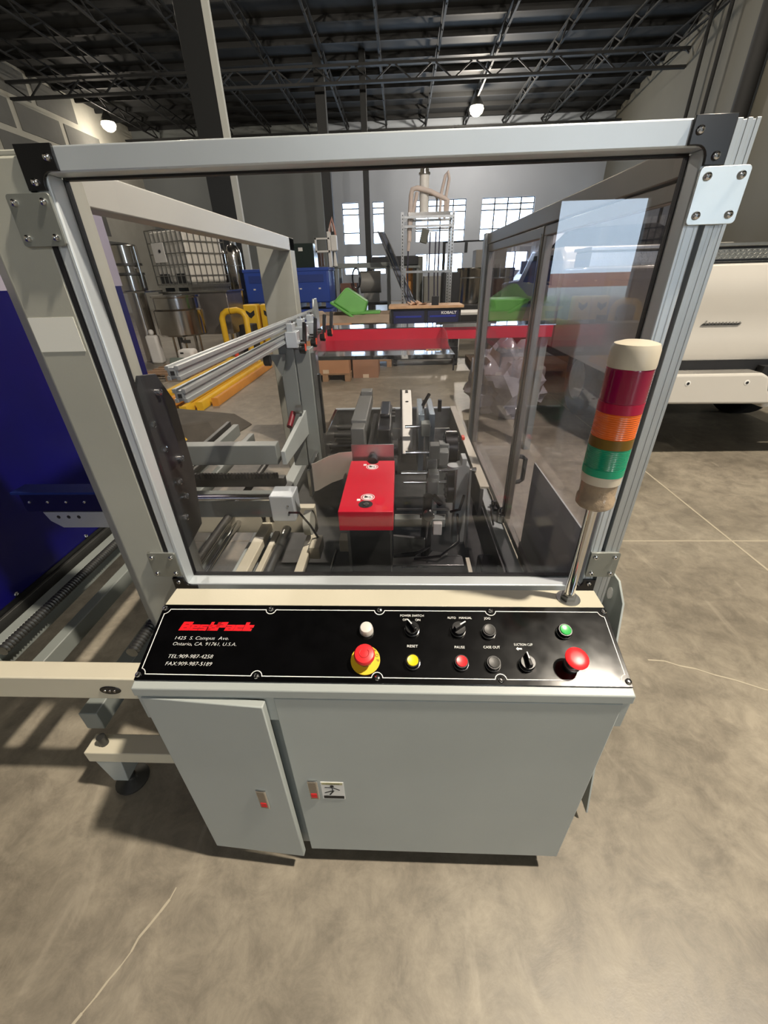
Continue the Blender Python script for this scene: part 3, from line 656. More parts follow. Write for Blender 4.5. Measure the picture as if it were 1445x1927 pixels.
# ------------------------------------------------------------------ inside: profiles, clamps, column
def profile(name, x0, x1, y0, y1, z0, z1):
    cx_, cz_ = (x0+x1)/2, (z0+z1)/2; mb = MB()
    for a, b in ((x0, x0+.010), (x1-.010, x1)):
        for c, d in ((z0, z0+.010), (z1-.010, z1)): mb.box(a, b, y0, y1, c, d)
    mb.box(cx_-.0085, cx_+.0085, y0, y1, cz_-.0085, cz_+.0085)
    mb.box(x0+.004, x0+.008, y0+.001, y1, z0+.003, z1-.003).box(x1-.008, x1-.004, y0+.001, y1, z0+.003, z1-.003)
    mb.box(x0+.003, x1-.003, y0+.001, y1, z0+.004, z0+.008).box(x0+.003, x1-.003, y0+.001, y1, z1-.008, z1-.004)
    o = mb.build(name, ALUP, M, .0006)
    MB().box(cx_-.005, cx_+.005, y0-.0006, y0, cz_-.005, cz_+.005).build('core_bore', BLACKM, o); return o
profile('guide_profile', -.519, -.485, .155, 2.02, 1.306, 1.340)
profile('guide_profile', -.519, -.485, .160, 2.02, 1.250, 1.284)
MB().prism([(1.98, 1.20), (2.03, 1.20), (2.06, 1.25), (2.06, 1.33), (2.02, 1.40), (1.92, 1.40), (1.90, 1.36)], 'x', -.488, -.478).build('profile_end_plate', ZINC, M, .002)
clp = MB().prism([(.02, .90), (.08, .86), (.18, .88), (.22, 1.05), (.22, 1.24), (.17, 1.32), (.10, 1.33), (.03, 1.25)], 'x', -.560, -.553).build('bolted_side_plate', STEELD, M, .001)
for y, z in ((.085, 1.22), (.10, 1.15), (.12, 1.05), (.13, 1.0), (.10, .95), (.15, 1.28), (.16, 1.10)): screw(clp, (-.553, y, z), .010, .014, (1, 0, 0), None, 'hex_bolt')
for k, y in enumerate((1.20, 1.42, 1.66)):
    cb = MB().box(-.484, -.43, y-.035, y+.035, 1.23, 1.30).box(-.475, -.445, y-.03, y+.03, 1.30, 1.335).build('clamp_block', ALU, M, .003)
    MB().cyl((-.43, y, 1.25), (-.40, y, 1.25), .012).cyl((-.46, y, 1.33), (-.46, y, 1.345), .014).build('clamp_bolt', CHROME, cb)
for k, (x, y) in enumerate(((-.41, 1.20), (-.395, 1.40), (-.385, 1.62), (-.375, 1.82))):
    lv = MB().cyl((x-.02, y, 1.22), (x+.01, y, 1.22), .02, n=14).bar((x, y, 1.20), (x+.012, y+.02, 1.335), .018, .022).build('clamp_lever', BLACK, M, .004)
    MB().bar((x+.012, y-.014, 1.215), (x+.012, y-.014, 1.245), .006, .008).build('lever_mark', mat('orange_red_mark', '#e8553c', .5), lv)
co = MB().box(-.535, -.460, 1.20, 1.30, .62, 1.25).box(-.455, -.385, 1.20, 1.30, .62, 1.22).box(-.462, -.452, 1.21, 1.29, .62, 1.21).build('slide_column', GREYD, M, .003)
MB().box(-.382, -.362, 1.22, 1.28, .62, 1.2).build('column_edge', STEEL, co)
MB().box(-.361, -.350, 1.21, 1.24, .80, 1.10).build('dark_slot_strip', BLACK, co)
MB().cyl((-.60, 1.17, 1.178), (-.57, 1.17, 1.178), .026, n=18).build('roller_knob', BLACK, M, .004)
MB().prism([(-.585, 1.20), (-.50, 1.20), (-.50, 1.18), (-.53, 1.10), (-.56, 1.165)], 'y', 1.185, 1.20).build('roller_bracket', GREYD, M)
am = MB().add([(-.475, .80, .80), (-.455, .80, .80), (-.455, .80, .862), (-.475, .80, .862), (-.455, 1.22, .80), (-.435, 1.22, .80), (-.435, 1.22, .93), (-.455, 1.22, .93)],
              [(0, 1, 2, 3), (7, 6, 5, 4), (0, 4, 5, 1), (1, 5, 6, 2), (2, 6, 7, 3), (3, 7, 4, 0)]).build('pusher_arm', GREY, M, .002)
MB().cyl((-.47, 1.14, .95), (-.44, 1.14, .95), .022).build('arm_pivot', STEEL, am)
MB().cyl((-.50, 1.08, .88), (-.49, 1.15, .93), .014).build('red_fitting', mat('dark_red_fitting', '#6b1422', .4), M)
# cross beams left
xb = box('cross_beam', GREYD, M, -1.06, -.52, .88, .94, .765, .86, .003)
ch = MB()
for k in range(34): x = -1.05+k*.0155; ch.box(x, x+.010, .858, .876, .705, .728)
ch.build('drive_chain', STEELD, M)
box('chain_guide', STEELD, M, -1.06, -.50, .86, .90, .66, .705, .002)
box('cross_beam', GREYD, M, -.98, -.44, .68, .74, .60, .705, .003)
MB().cyl((-.96, .67, .705), (-.45, .67, .705), .016, n=14).build('slide_rod', CHROME, M)
sb = box('slide_block', ALU, M, -.50, -.40, .62, .72, .615, .735, .004)
for z in (.65, .69): screw(sb, (-.425, .62, z), .005, .003)
MB().lathe([(.055, 0), (.055, .03)], (0, 0, 0), 24).xf(lambda p: (-.37+p.z, .66+p.x, .585+p.y)).build('round_flange', POSTM, sb)
MB().tube([(-.42, .60, .66), (-.40, .55, .70), (-.36, .55, .70), (-.33, .58, .62), (-.32, .64, .52)], .005, 6).build('air_hose', BLACK, M)
box('cream_cross_plate', CREAM, M, -.95, -.36, .80, .84, .44, .58, .003)
for x in (-.62, -.58): MB().box(x, x+.02, .80, .805, .50, .56).build('slot_block', BLACK, M)
box('cream_bar', CREAM, M, -.62, -.572, .12, .80, .462, .50, .003); box('cream_bar', CREAM, M, -.545, -.520, .12, .74, .462, .49, .003)
for x in (-.785, -.735): MB().cyl((x, .10, .50), (x, .92, .50), .014, n=14).build('guide_rod', CHROME, M)
MB().cyl((-.484, .10, .50), (-.484, .74, .50), .020, n=16).build('guide_rod', STEEL, M)
box('dark_drip_deck', STEELD, M, -.63, .50, .09, 1.98, .335, .345)
box('white_block', CREAM, M, -.345, -.30, .56, .66, .46, .52, .003); box('white_block', CREAM, M, -.22, -.165, .60, .66, .47, .53, .003)
box('cream_bar', CREAM, M, -.385, -.350, .20, .72, .45, .49, .003)
# red guard cover
n_ = 12; px0, px1, py0, py1 = -.157, .023, .293, .712
poly = [(px0, py0), (px1, py0), (px1, py1), (-.043, py1)]
for k in range(9): t = PI*k/8; poly.append((-.065+.022*math.cos(t), py1-.004-.030*math.sin(t)))
poly += [(-.087, py1), (px0, py1)]
rc = MB().prism(poly, 'z', .780, .853).build('red_cover', REDM, M, .0015)
MB().lathe([(.024, 0), (.024, .001), (.001, .001)], (-.0700, .342, .853), 24).build('cover_hole', BLACKM, rc)
MB().lathe([(.009, 0), (.009, .004), (.004, .005), (.001, .005)], (-.068, .338, .854), 14).build('hole_bolt', STEEL, rc)
for (x, y) in ((-.0660, .392), (-.066, .648)):
    MB().lathe([(.024, .0), (.024, .0012), (.0215, .0012), (.0215, .0004)], (x, y, .853), 28, False, False).build('sticker_ring', WHITEP, rc)
    MB().lathe([(.0175, .0), (.0175, .0010), (.001, .0010)], (x, y, .853), 28).build('hand_hazard_sticker', WHITEP, rc)
    h = MB(); h.prism([(x-.012, y+.004), (x-.009, y+.010), (x-.004, y+.006), (x+.001, y+.003), (x-.001, y-.005), (x-.006, y-.004), (x-.010, y-.008)], 'z', .8541, .8546)
    h.bar((x+.002, y-.002, .8543), (x+.010, y+.006, .8543), .002, .0006).bar((x+.006, y-.008, .8543), (x+.012, y-.003, .8543), .003, .0006); h.build('hand_symbol', BLACKM, rc)
for (x, y) in ((-.096, .372), (-.096, .668)): MB().box(x-.006, x+.006, y-.007, y+.007, .853, .8542).build('small_white_sticker', WHITEP, rc)
box('cover_back_plate', STEEL, M, -.157, .020, .735, .741, .78, .915, .001)
MB().cyl((-.068, .70, .85), (-.068, .735, .85), .022, n=16).build('black_knob', BLACK, M)
MB().strip([(-.155, .738), (-.205, .725), (-.245, .690), (-.272, .650), (-.290, .620), (-.302, .612)], .004, .765, .885).build('curved_guide', mat('bent_stainless', '#b8b1a4', .42, .6, .08, 10), M)
box('cover_support', STEELD, M, -.14, .01, .40, .72, .345, .78, .002)
# conveyor bed frame
for (x0, x1, y0, y1) in ((-.410, -.395, .95, 2.0), (.395, .410, .75, 2.0), (-.41, .41, 1.985, 2.0)): box('bed_side_plate', STEEL, M, x0, x1, y0, y1, .56, .70, .001)
box('bed_edge', CHROME, M, -.414, -.394, .95, 2.0, .70, .706, .001); box('bed_edge', CREAM, M, .392, .432, .75, 2.0, .70, .712, .002); box('bed_edge', ALU, M, -.41, .41, 1.975, 2.002, .70, .708, .001)  # bright caps added; the left chrome one stands for a highlight line
box('bed_deck', STEELD, M, -.395, .395, 1.25, 1.985, .54, .555)
for y in (1.35, 1.55, 1.75, 1.9): MB().cyl((-.395, y, .60), (-.20, y, .60), .022, n=12).build('bed_roller', STEELD, M)
# tape head cluster
th = MB().box(-.19, -.115, 1.05, 1.56, .86, .92).box(-.185, -.12, .97, 1.06, .74, .905).box(-.18, -.115, 1.50, 1.57, .90, .945).build('tape_head_arm', mat('cast_grey', '#6a6b69', .5, .2, .05, 6), M, .005)
box('arm_foot', STEELD, th, -.165, -.13, 1.1, 1.5, .60, .86)
bb = MB().box(-.06, .003, .95, 1.36, .80, .905).box(-.055, -.005, 1.12, 1.36, .905, .925).cyl((-.065, 1.02, .80), (.008, 1.02, .80), .06, n=18).build('black_motor_box', BLACK, M, .006)
for y in (1.16, 1.22, 1.28): MB().box(.003, .020, y, y+.03, .87, .90).build('motor_fin', STEELD, bb)
box('angled_plate', STEEL, M, -.085, .005, .92, 1.0, .735, .742); box('side_rail_plate', STEELD, M, -.105, -.085, .95, 1.45, .62, .83)
cpz = MB().prism([(1.10, .72), (1.18, .86), (1.30, .92), (1.56, .935), (1.60, .90), (1.60, .72)], 'x', .055, .108).build('cream_side_cover', WHTPL, M, .006)
for (y, z) in ((1.53, .936), (1.5, .936), (1.34, .925)): MB().box(.075, .090, y, y+.012, z-.004, z+.001).build('cover_mark', BLACKM, cpz)
MB().prism([(1.05, .70), (1.10, .72), (1.18, .86), (1.30, .92), (1.56, .938), (1.60, .90), (1.60, .70)], 'x', .046, .054).build('cover_side_sheet', BLACK, M)
for x in (.137, .190):
    MB().box(x, x+.028, 1.12, 1.42, .60, .92).build('blue_steel_plate', mat('blue_tint_steel', '#a9b8c4', .25, .7), M, .002)
for (x0, x1, y, z, r) in ((.07, .20, 1.12, .86, .008), (.07, .22, .88, .82, .008), (.05, .18, .80, .755, .010), (.06, .27, .74, .74, .009), (.20, .39, .86, .74, .012)):
    MB().cyl((x0, y, z), (x1, y, z), r, n=12).build('cross_rod', CHROME, M)
for (x, y, z) in ((.17, 1.10, .86), (.20, .88, .83), (.24, .88, .80), (.19, .76, .75)):
    MB().box(x-.022, x+.022, y-.03, y+.03, z-.035, z+.03).build('rod_block', GREYD, M, .004)
for (x, y0, y1, z0, z1) in ((.165, .84, .88, .60, .80), (.225, .92, .98, .58, .84), (.16, .70, .74, .56, .76)): box('upright_plate', GREYD, M, x, x+.045, y0, y1, z0, z1, .003)
for (x, y, z, r) in ((.285, 1.0, .80, .075), (.275, .76, .70, .065)):
    MB().cyl((x-.03, y, z), (x+.03, y, z), r, n=28).build('black_tape_roll', BLACK, M, .004)
    for k in range(10):
        a = k*.63; MB().cyl((x-.034, y+math.cos(a)*r*.72, z+math.sin(a)*r*.72), (x+.034, y+math.cos(a)*r*.72, z+math.sin(a)*r*.72), .006, n=6).build('roll_pin', CHROME, M)
for y in (1.05, .83): MB().cyl((-.005, y, .78), (.035, y, .78), .042, n=20).build('drive_pulley', BLACKM, M, .003)
MB().bar((.16, 1.22, .935), (.195, 1.26, .985), .012, .012).build('black_lever', BLACK, M); MB().bar((.165, 1.21, .90), (.165, 1.25, .955), .010, .012).build('black_lever', BLACK, M)
ss = MB().box(.30, .325, 1.90, 1.93, .70, .78).build('photo_sensor', BLACK, M, .003)
MB().box(.385, .40, 1.30, 1.34, .72, .735).build('sensor_mark', mat('orange_red_mark', '#e8553c', .5), M)
MB().box(.425, .455, 1.36, 1.39, .60, .66).bar((.40, 1.35, .56), (.44, 1.37, .60), .015, .02).build('black_bracket', BLACK, M, .002)
MB().tube([(.41, 1.3, .62), (.45, 1.2, .58), (.46, 1.1, .52), (.47, 1.0, .48)], .008, 8).build('air_hose', BLACK, M)
# grey stand, cylinder, lower plates
st = MB().prism([(.275, .48), (.325, .48), (.325, .845), (.312, .852), (.312, .880), (.292, .880), (.292, .850), (.275, .842)], 'y', .66, .72).build('grey_stand', GREY, M, .003)
MB().cyl((.262, .68, .835), (.262, .68, .845), .025, n=18).build('stand_lug', GREY, st)
MB().prism([(.59, .50), (.64, .50), (.66, .70), (.655, .84), (.64, .84)], 'x', .322, .330).build('stand_side_sheet', STEEL, st)
MB().cyl((.145, .53, .60), (.15, .50, .80), .018, n=16).build('air_cylinder', BLACK, M); MB().cyl((.152, .478, .735), (.152, .458, .735), .020, n=16).build('cylinder_end', STEEL, M)
MB().box(.168, .20, .43, .45, .67, .72).build('white_label_block', WHTPL, M, .002)
MB().cyl((.17, .50, .80), (.20, .50, .765), .011).build('black_fitting', BLACKM, M)
MB().prism([(.02, .66), (.14, .645), (.14, .595), (.02, .575)], 'y', .44, .452).build('angled_steel_plate', STEEL, M)
lpz = MB().box(.015, .29, .405, .462, .542, .550).build('lower_steel_plate', STEEL, M, .001)
box('lower_steel_plate', STEEL, M, -.15, .014, .402, .408, .52, .78)
MB().box(.145, .152, .418, .424, .550, .551).box(.145, .152, .440, .446, .550, .551).build('plate_mark', BLACKM, lpz)
MB().prism([(.155, .463), (.285, .463), (.285, .466), (.175, .497)], 'z', .542, .550).build('wedge_plate', STEEL, M)
MB().cyl((.155, .60, .40), (.155, .60, .62), .022, n=14).build('lower_cylinder', STEELD, M)
MB().box(.125, .185, .575, .585, .655, .675).build('cylinder_clamp', STEEL, M, .003)
box('lower_bracket', GREYD, M, .02, .24, .66, .70, .56, .60, .002); box('lower_bracket', CREAM, M, .02, .25, .72, .74, .54, .58, .002); box('steel_tie_bar', STEEL, M, .03, .25, .63, .64, .66, .667)
box('black_gear_box', BLACK, M, .05, .12, .52, .60, .44, .55, .006); box('white_wedge', CREAM, M, .31, .325, .22, .50, .50, .515); box('black_motor', BLACK, M, .36, .46, .40, .52, .40, .52, .01)
box('inner_side_sheet', STEELD, M, .42, .424, .12, 1.0, .42, .58)
for (p) in (((.02, .42, .58), (.10, .40, .60), (.16, .46, .60)), ((.10, .44, .55), (.20, .42, .58), (.27, .46, .62), (.28, .6, .66)), ((-.30, .5, .40), (-.24, .42, .48), (-.20, .44, .60)), ((.24, .52, .72), (.27, .50, .74), (.29, .54, .78))):
    MB().tube(p, .006, 6).build('air_hose', BLACK, M)

# ================================================================== THINGS BEHIND THE MACHINE
# red conveyor end with polished tray
R = thing('red_conveyor', 'long red conveyor side with polished steel top and tray behind the machine', 'conveyor', (.5, 3.1, 0))
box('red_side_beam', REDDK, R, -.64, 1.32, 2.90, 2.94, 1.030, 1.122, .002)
box('polished_top', MIRROR, R, -.66, 1.34, 2.90, 3.20, 1.122, 1.129)
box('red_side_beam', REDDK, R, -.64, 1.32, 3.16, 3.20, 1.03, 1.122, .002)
box('end_stub', GREYD, R, -.96, -.64, 2.96, 3.14, 1.03, 1.12, .003)
ty_ = MB().box(-.672, .418, 2.11, 2.90, 1.030, 1.037).box(-.672, .418, 2.11, 2.114, 1.012, 1.030).build('polished_tray', MIRROR, R)
MB().box(.409, .418, 2.11, 2.122, .93, 1.03).build('tray_tab', BLACK, ty_)
MB().prism([(2.2, 1.037), (2.90, 1.037), (2.90, 1.135), (2.5, 1.135)], 'x', .392, .396).build('clear_side', CLEARP, ty_)
MB().prism([(2.3, 1.037), (2.90, 1.037), (2.90, 1.12), (2.6, 1.12)], 'x', -.60, -.596).build('clear_side', CLEARP, ty_)
MB().box(.235, .345, 2.27, 2.345, 1.037, 1.0378).build('orange_caution_label', mat('caution_orange', '#d9962a', .5), ty_)
lb_ = MB()
for k in range(3): lb_.box(.25+k*.03, .272+k*.03, 2.285+.01*(k % 2), 2.33, 1.0378, 1.0382)
lb_.build('label_symbols', mat('label_brown', '#8a5a1c', .6), ty_)
MB().box(.40, .80, 2.885, 2.90, 1.125, 1.150).cyl((.35, 2.93, 1.15), (.85, 2.93, 1.15), .010, n=8).build('clear_latch_bar', CHROME, R)
for (x, y) in ((-.90, 2.99), (-.90, 3.11), (1.28, 2.98), (1.28, 3.12)): box('leg', GREYD, R, x-.03, x+.03, y-.03, y+.03, 0, 1.03, .003)

# cardboard boxes under and behind the tray
def carton(name, label, x0, x1, y0, y1, z0, z1, m=CARD, opened=False, group=None):
    t = thing(name, label, 'box', ((x0+x1)/2, (y0+y1)/2, z0), group); w = .012
    b = MB().box(x0, x1, y0, y0+w, z0, z1).box(x0, x1, y1-w, y1, z0, z1).box(x0, x0+w, y0+w, y1-w, z0, z1).box(x1-w, x1, y0+w, y1-w, z0, z1).box(x0+w, x1-w, y0+w, y1-w, z0, z0+w).build('body', m, t)
    if opened:
        MB().bar((x0, y0, z1), (x0-.12, y0+.1, z1+.06), .5, .008, (0, 0, 1)).build('flap', m, t)
        MB().add([(x0, y0, z1), (x1, y0, z1), (x1-.02, y0-.16, z1-.12), (x0+.02, y0-.16, z1-.12), (x0, y0-.006, z1), (x1, y0-.006, z1), (x1-.02, y0-.166, z1-.12), (x0+.02, y0-.166, z1-.12)], [(0, 1, 2, 3), (7, 6, 5, 4), (0, 4, 5, 1), (1, 5, 6, 2), (2, 6, 7, 3), (3, 7, 4, 0)]).build('flap', m, t)
    else:
        MB().box(x0, (x0+x1)/2-.002, y0, y1, z1, z1+.006).box((x0+x1)/2+.002, x1, y0, y1, z1, z1+.006).build('flap', m, t)
    MB().box((x0+x1)/2-.05, (x0+x1)/2+.05, y0-.0015, y0, z1-.12, z1).box((x0+x1)/2-.05, (x0+x1)/2+.05, y0-.0015, y0, z0, z0+.06).build('tape', mat('pale_tape', '#cdb79c', .4), t)
    return t
def pallet(label, x0, x1, y0, y1):
    t = thing('wooden_pallet', label, 'pallet', ((x0+x1)/2, (y0+y1)/2, 0))
    for k in range(3): xx = x0+.05+(x1-x0-.1)*k/2; box('runner', WOODP, t, xx-.045, xx+.045, y0, y1, .0, .10)
    n = 6
    for k in range(n): yy = y0+(y1-y0)*(k+.5)/n; box('deck_board', WOODP, t, x0, x1, yy-.05, yy+.05, .10, .12)
    return t
pallet('low wooden pallet under the larger cardboard box', -1.62, -.78, 6.05, 7.0)
carton('cardboard_box', 'wide tan cardboard box on a pallet below the polished tray', -1.58, -.80, 6.1, 6.9, .12, .80)
carton('cardboard_box', 'narrow brown cardboard box on the floor beside the wide box', -.76, -.33, 6.3, 6.9, .0, .74, mat('cardboard_dark', '#936c53', .8, 0, .06, 6))
pallet('wooden pallet holding the worn open carton behind the boxes', -1.50, -.12, 7.2, 8.2)
carton('open_carton', 'large worn open carton holding the green plastic tub', -1.45, -.15, 7.25, 8.15, .12, .90, CARDW, True)
g = thing('green_tub', 'bright green plastic tub lying tilted on the open carton', 'tub', (-.85, 7.5, .86))
def gx(p):
    q_ = Matrix.Rotation(math.radians(32), 3, 'Y') @ Vector(p); return (-.90+q_.x, 7.5+q_.y, 0.95+q_.z)
MB().add([(-.30, -.25, .0), (.30, -.25, 0), (.30, .25, 0), (-.30, .25, 0), (-.22, -.19, .32), (.22, -.19, .32), (.22, .19, .32), (-.22, .19, .32)], [(0, 3, 2, 1), (4, 5, 6, 7), (0, 1, 5, 4), (1, 2, 6, 5), (2, 3, 7, 6), (3, 0, 4, 7)]).xf(gx).build('body', GREEN, g, .03, seg=3)
MB().box(-.34, .34, -.29, .29, -.04, .0).xf(gx).build('rim', GREEN, g, .01)
MB().box(-.30, .30, -.20, .20, .0, .04).xf(lambda p: (-.62+p[0], 7.45+p[1], .91+p[2])).build('lid', GREEN, g, .01)

# workbench with wood top
wb = thing('workbench', 'dark blue workbench with pale wooden top', 'workbench', (.5, 7.5, 0))
box('wooden_top', WOOD, wb, -.16, 1.16, 7.15, 7.85, .985, 1.03, .006)
box('drawer_case', BENCHK, wb, -.12, 1.12, 7.22, 7.82, .70, .985, .004)
for k, x in enumerate((-.08, .53)):
    d_ = box('drawer', KOBALT, wb, x, x+.55, 7.205, 7.22, .74, .95, .004); box('drawer_pull', mat('cobalt_pull', '#2b3aa0', .3, .3), d_, x+.04, x+.50, 7.195, 7.206, .84, .87)
    if k: text_mesh('KOBALT', .075, offset=.002, extrude=.001).xf(lambda p: (.77+p.x*.95, 7.203-p.z, .89+p.y*.8)).build('lettering', WHITEP, d_)
for x in (-.09, 1.05):
    for y in (7.25, 7.73): box('leg', BENCHK, wb, x, x+.06, y, y+.06, .06, .70, .003); MB().cyl((x, y+.03, .04), (x+.06, y+.03, .04), .04, n=14).build('wheel', RUBBER, wb)
box('lower_shelf', BENCHK, wb, -.09, 1.11, 7.22, 7.80, .12, .34, .01)
box('foot_bar', STEEL, wb, .0, 1.0, 7.205, 7.22, .10, .125)
v = thing('bench_vise', 'black bench vise standing on the wooden worktop', 'vise', (.66, 7.3, 1.03))
MB().box(.62, .70, 7.24, 7.40, 1.031, 1.10).box(.60, .72, 7.20, 7.28, 1.031, 1.17).build('body', BLACKM, v, .006)
pp = MB()
random.seed(3)
for k in range(9):
    x = .12+random.random()*.36; y = 7.3+random.random()*.2; pp.add([(x, y, 1.031), (x+.16, y+.02, 1.035+random.random()*.05), (x+.10, y+.16, 1.033), (x-.04, y+.10, 1.05+random.random()*.06), (x+.05, y+.05, 1.03)], [(0, 1, 4), (1, 2, 4), (2, 3, 4), (3, 0, 4), (0, 1, 2, 3)])
tag(pp.build('crumpled_paper', mat('kraft_paper', '#c9a58a', .8, 0, .1, 8)), 'crumpled brown kraft paper heaped on the workbench', 'paper')
# green leafy wrapping and hand tool are clutter on top of carton
# leaning dark panel
lp_ = thing('leaning_panel', 'tall dark blue ribbed panel leaning behind the workbench', 'panel', (.0, 9.6, 0))
def lean(z): return -.46+.60*(1-(z-.75)/1.6)
for k, (dx, w, yy) in enumerate(((0, .18, 9.5), (.17, .07, 9.56))):
    MB().add([(.62+dx, yy, 0), (.62+dx+w, yy, 0), (.62+dx+w, yy+.06, 0), (.62+dx, yy+.06, 0), (-.46+dx, yy+.5, 2.35-dx*.5), (-.46+dx+w, yy+.5, 2.30-dx*.5), (-.46+dx+w, yy+.56, 2.30-dx*.5), (-.46+dx, yy+.56, 2.35-dx*.5)],
             [(0, 3, 2, 1), (4, 5, 6, 7), (0, 1, 5, 4), (1, 2, 6, 5), (2, 3, 7, 6), (3, 0, 4, 7)]).build('panel', mat('slate_blue_panel', '#2c3444', .35, .3), lp_, .008)
for dx in (0, .06, .175): MB().bar((.63+dx, 9.49, .0), (-.45+dx, 9.99, 2.34-dx*.3), .014, .014).build('bright_edge', STEEL, lp_)

# slotted angle rack with piping
rk = thing('slotted_rack', 'tall slotted-angle steel rack carrying pale wrapped piping', 'rack', (.55, 8.6, 0))
for x in (.09, 1.03):
    for y in (8.4, 8.95):
        p_ = MB().box(x-.025, x+.025, y-.004, y+.004, 0, 2.50).box(x-.025, x-.017, y, y+.05, 0, 2.50).build('upright', STEEL, rk)
        hl_ = MB()
        for k in range(30): z = .9+k*.053; hl_.box(x-.006, x+.008, y-.0055, y-.004, z, z+.026)
        hl_.build('slot_row', BLACKM, rk)
for z in (2.42, 2.28, 1.55, .9):
    for y in (8.4, 8.95): box('cross_angle', STEEL, rk, .09, 1.03, y-.006, y+.006, z-.02, z+.02)
    for x in (.09, 1.03): box('cross_angle', STEEL, rk, x-.006, x+.006, 8.4, 8.95, z-.02, z+.02)
pf = thing('pipe_assembly', 'pale wrapped pipes and white canister mounted on top of the rack', 'pipework', (.5, 8.6, 2.30))
cn = MB().cyl((.49, 8.6, 2.46), (.49, 8.6, 3.06), .085, n=20).build('canister', WHTPL, pf)
MB().cyl((.49, 8.6, 3.06), (.49, 8.6, 3.09), .105, n=20).cyl((.49, 8.6, 3.09), (.49, 8.6, 3.14), .08, n=20).build('canister_cap', STAIN, cn)
MB().tube([(.22, 8.5, 2.05), (.23, 8.5, 2.45), (.25, 8.5, 2.75), (.27, 8.5, 2.84), (.36, 8.5, 2.86), (.60, 8.5, 2.80), (.84, 8.5, 2.70), (.92, 8.5, 2.66), (.91, 8.5, 2.50)], .042, 10).build('bent_pipe', PINK, pf)
MB().tube([(.36, 8.52, 2.80), (.30, 8.5, 2.55), (.24, 8.5, 2.30), (.20, 8.5, 1.9)], .03, 8).build('slant_pipe', PINK, pf)
MB().tube([(.78, 8.52, 2.40), (.80, 8.5, 2.78), (.86, 8.5, 3.02), (.90, 8.5, 3.08), (.93, 8.5, 2.98), (.88, 8.5, 2.70), (.87, 8.5, 2.40)], .026, 8).build('looped_pipe', PINK, pf)
MB().tube([(.55, 8.62, 2.78), (.70, 8.62, 2.76), (.73, 8.62, 2.70), (.73, 8.62, 2.42)], .02, 8).build('short_pipe', STAIN, pf)
MB().box(.20, .98, 8.45, 8.75, 2.44, 2.50).build('mount_plate', STAIN, pf)
bx_ = MB().box(-.07, .07, -.05, .05, -.11, .11).xf(lambda p: (Matrix.Rotation(.25, 3, 'Y') @ Vector(p))+Vector((.50, 8.36, 2.12))).build('control_box', mat('olive_box', '#56584f', .6), pf, .01)
for x, z1 in ((.20, 1.9), (.62, 2.2), (.73, 2.2), (.80, 2.3)): MB().tube([(x, 8.55, z1), (x-.01, 8.55, 1.5), (x, 8.5, 1.03)], .014, 6).build('hanging_hose', mat('dark_hose', '#3a3848', .5), pf)

# blue bins
def bin_(label, x0, x1, y0, y1, z0):
    t = thing('blue_bulk_bin', label, 'bin', ((x0+x1)/2, (y0+y1)/2, z0), 'blue bulk bins'); h = .84
    MB().box(x0, x1, y0, y1, z0+.12, z0+h).build('body', BLUEB, t, .03, seg=3)
    for k in range(3): xx = x0+.06+(x1-x0-.12)*k/2; box('foot', BLUEB, t, xx-.06, xx+.06, y0+.03, y1-.03, z0, z0+.13)
    MB().box(x0-.015, x1+.015, y0-.015, y1+.015, z0+h-.07, z0+h).build('rim', BLUEB, t, .01)
    MB().box(x0+.12, x1-.12, y0-.012, y0, z0+.55, z0+.70).build('raised_panel', mat('blue_plastic_dark', '#17347e', .5), t)
    for x in (x0+.2, x1-.25): MB().box(x, x+.05, y0-.014, y0, z0+.40, z0+.43).build('hole_mark', WHTPL, t)
    return t
bin_('blue bulk bin at the bottom of the right-hand stack', -2.52, -1.62, 10.0, 11.0, .0); bin_('blue bulk bin on top of the right-hand stack', -2.52, -1.62, 10.0, 11.0, .86)
bin_('blue bulk bin behind the guard post, bottom of the left stack', -3.75, -2.85, 10.4, 11.4, .0); bin_('blue bulk bin behind the guard post, top of the left stack', -3.75, -2.85, 10.4, 11.4, .86)
# things on the bins
q1 = thing('dark_monitor_box', 'dark green glass box standing on the blue bins', 'box', (-2.25, 10.5, 1.70))
box('case', mat('dark_green_glass', '#1f2a25', .15), q1, -2.55, -1.95, 10.2, 10.7, 1.70, 2.18, .01); box('white_label', WHTPL, q1, -2.30, -2.20, 10.193, 10.2, 2.03, 2.10)
box('chrome_post', CHROME, q1, -2.44, -2.39, 10.17, 10.2, 1.72, 2.10)
q2 = thing('filling_head', 'white benchtop filling head with red hoses on the blue bin', 'machine', (-1.72, 10.4, 1.70))
fr_ = MB()
for a in (-1.92, -1.62): fr_.box(a, a+.035, 10.3, 10.34, 2.0, 2.28)
fr_.box(-1.92, -1.585, 10.3, 10.34, 2.0, 2.035).box(-1.92, -1.585, 10.3, 10.34, 2.25, 2.28); fr_.build('open_frame', WHTPL, q2)
box('stand', WHTPL, q2, -1.64, -1.56, 10.35, 10.5, 1.70, 2.4, .01); box('motor', WHTPL, q2, -1.56, -1.42, 10.32, 10.5, 2.02, 2.33, .02); MB().cyl((-1.49, 10.41, 1.72), (-1.49, 10.41, 2.02), .05, .02, n=12).build('nozzle', WHTPL, q2)
MB().tube([(-1.58, 10.4, 2.33), (-1.56, 10.4, 2.5), (-1.50, 10.4, 2.66), (-1.47, 10.4, 2.5), (-1.44, 10.4, 2.33)], .022, 7).build('red_hose', mat('pale_red_hose', '#b98676', .5), q2)
MB().tube([(-1.60, 10.38, 2.3), (-1.58, 10.38, 2.45), (-1.52, 10.38, 2.55), (-1.50, 10.38, 2.4)], .018, 7).build('red_hose', mat('clear_hose', '#c9b8b0', .3), q2)
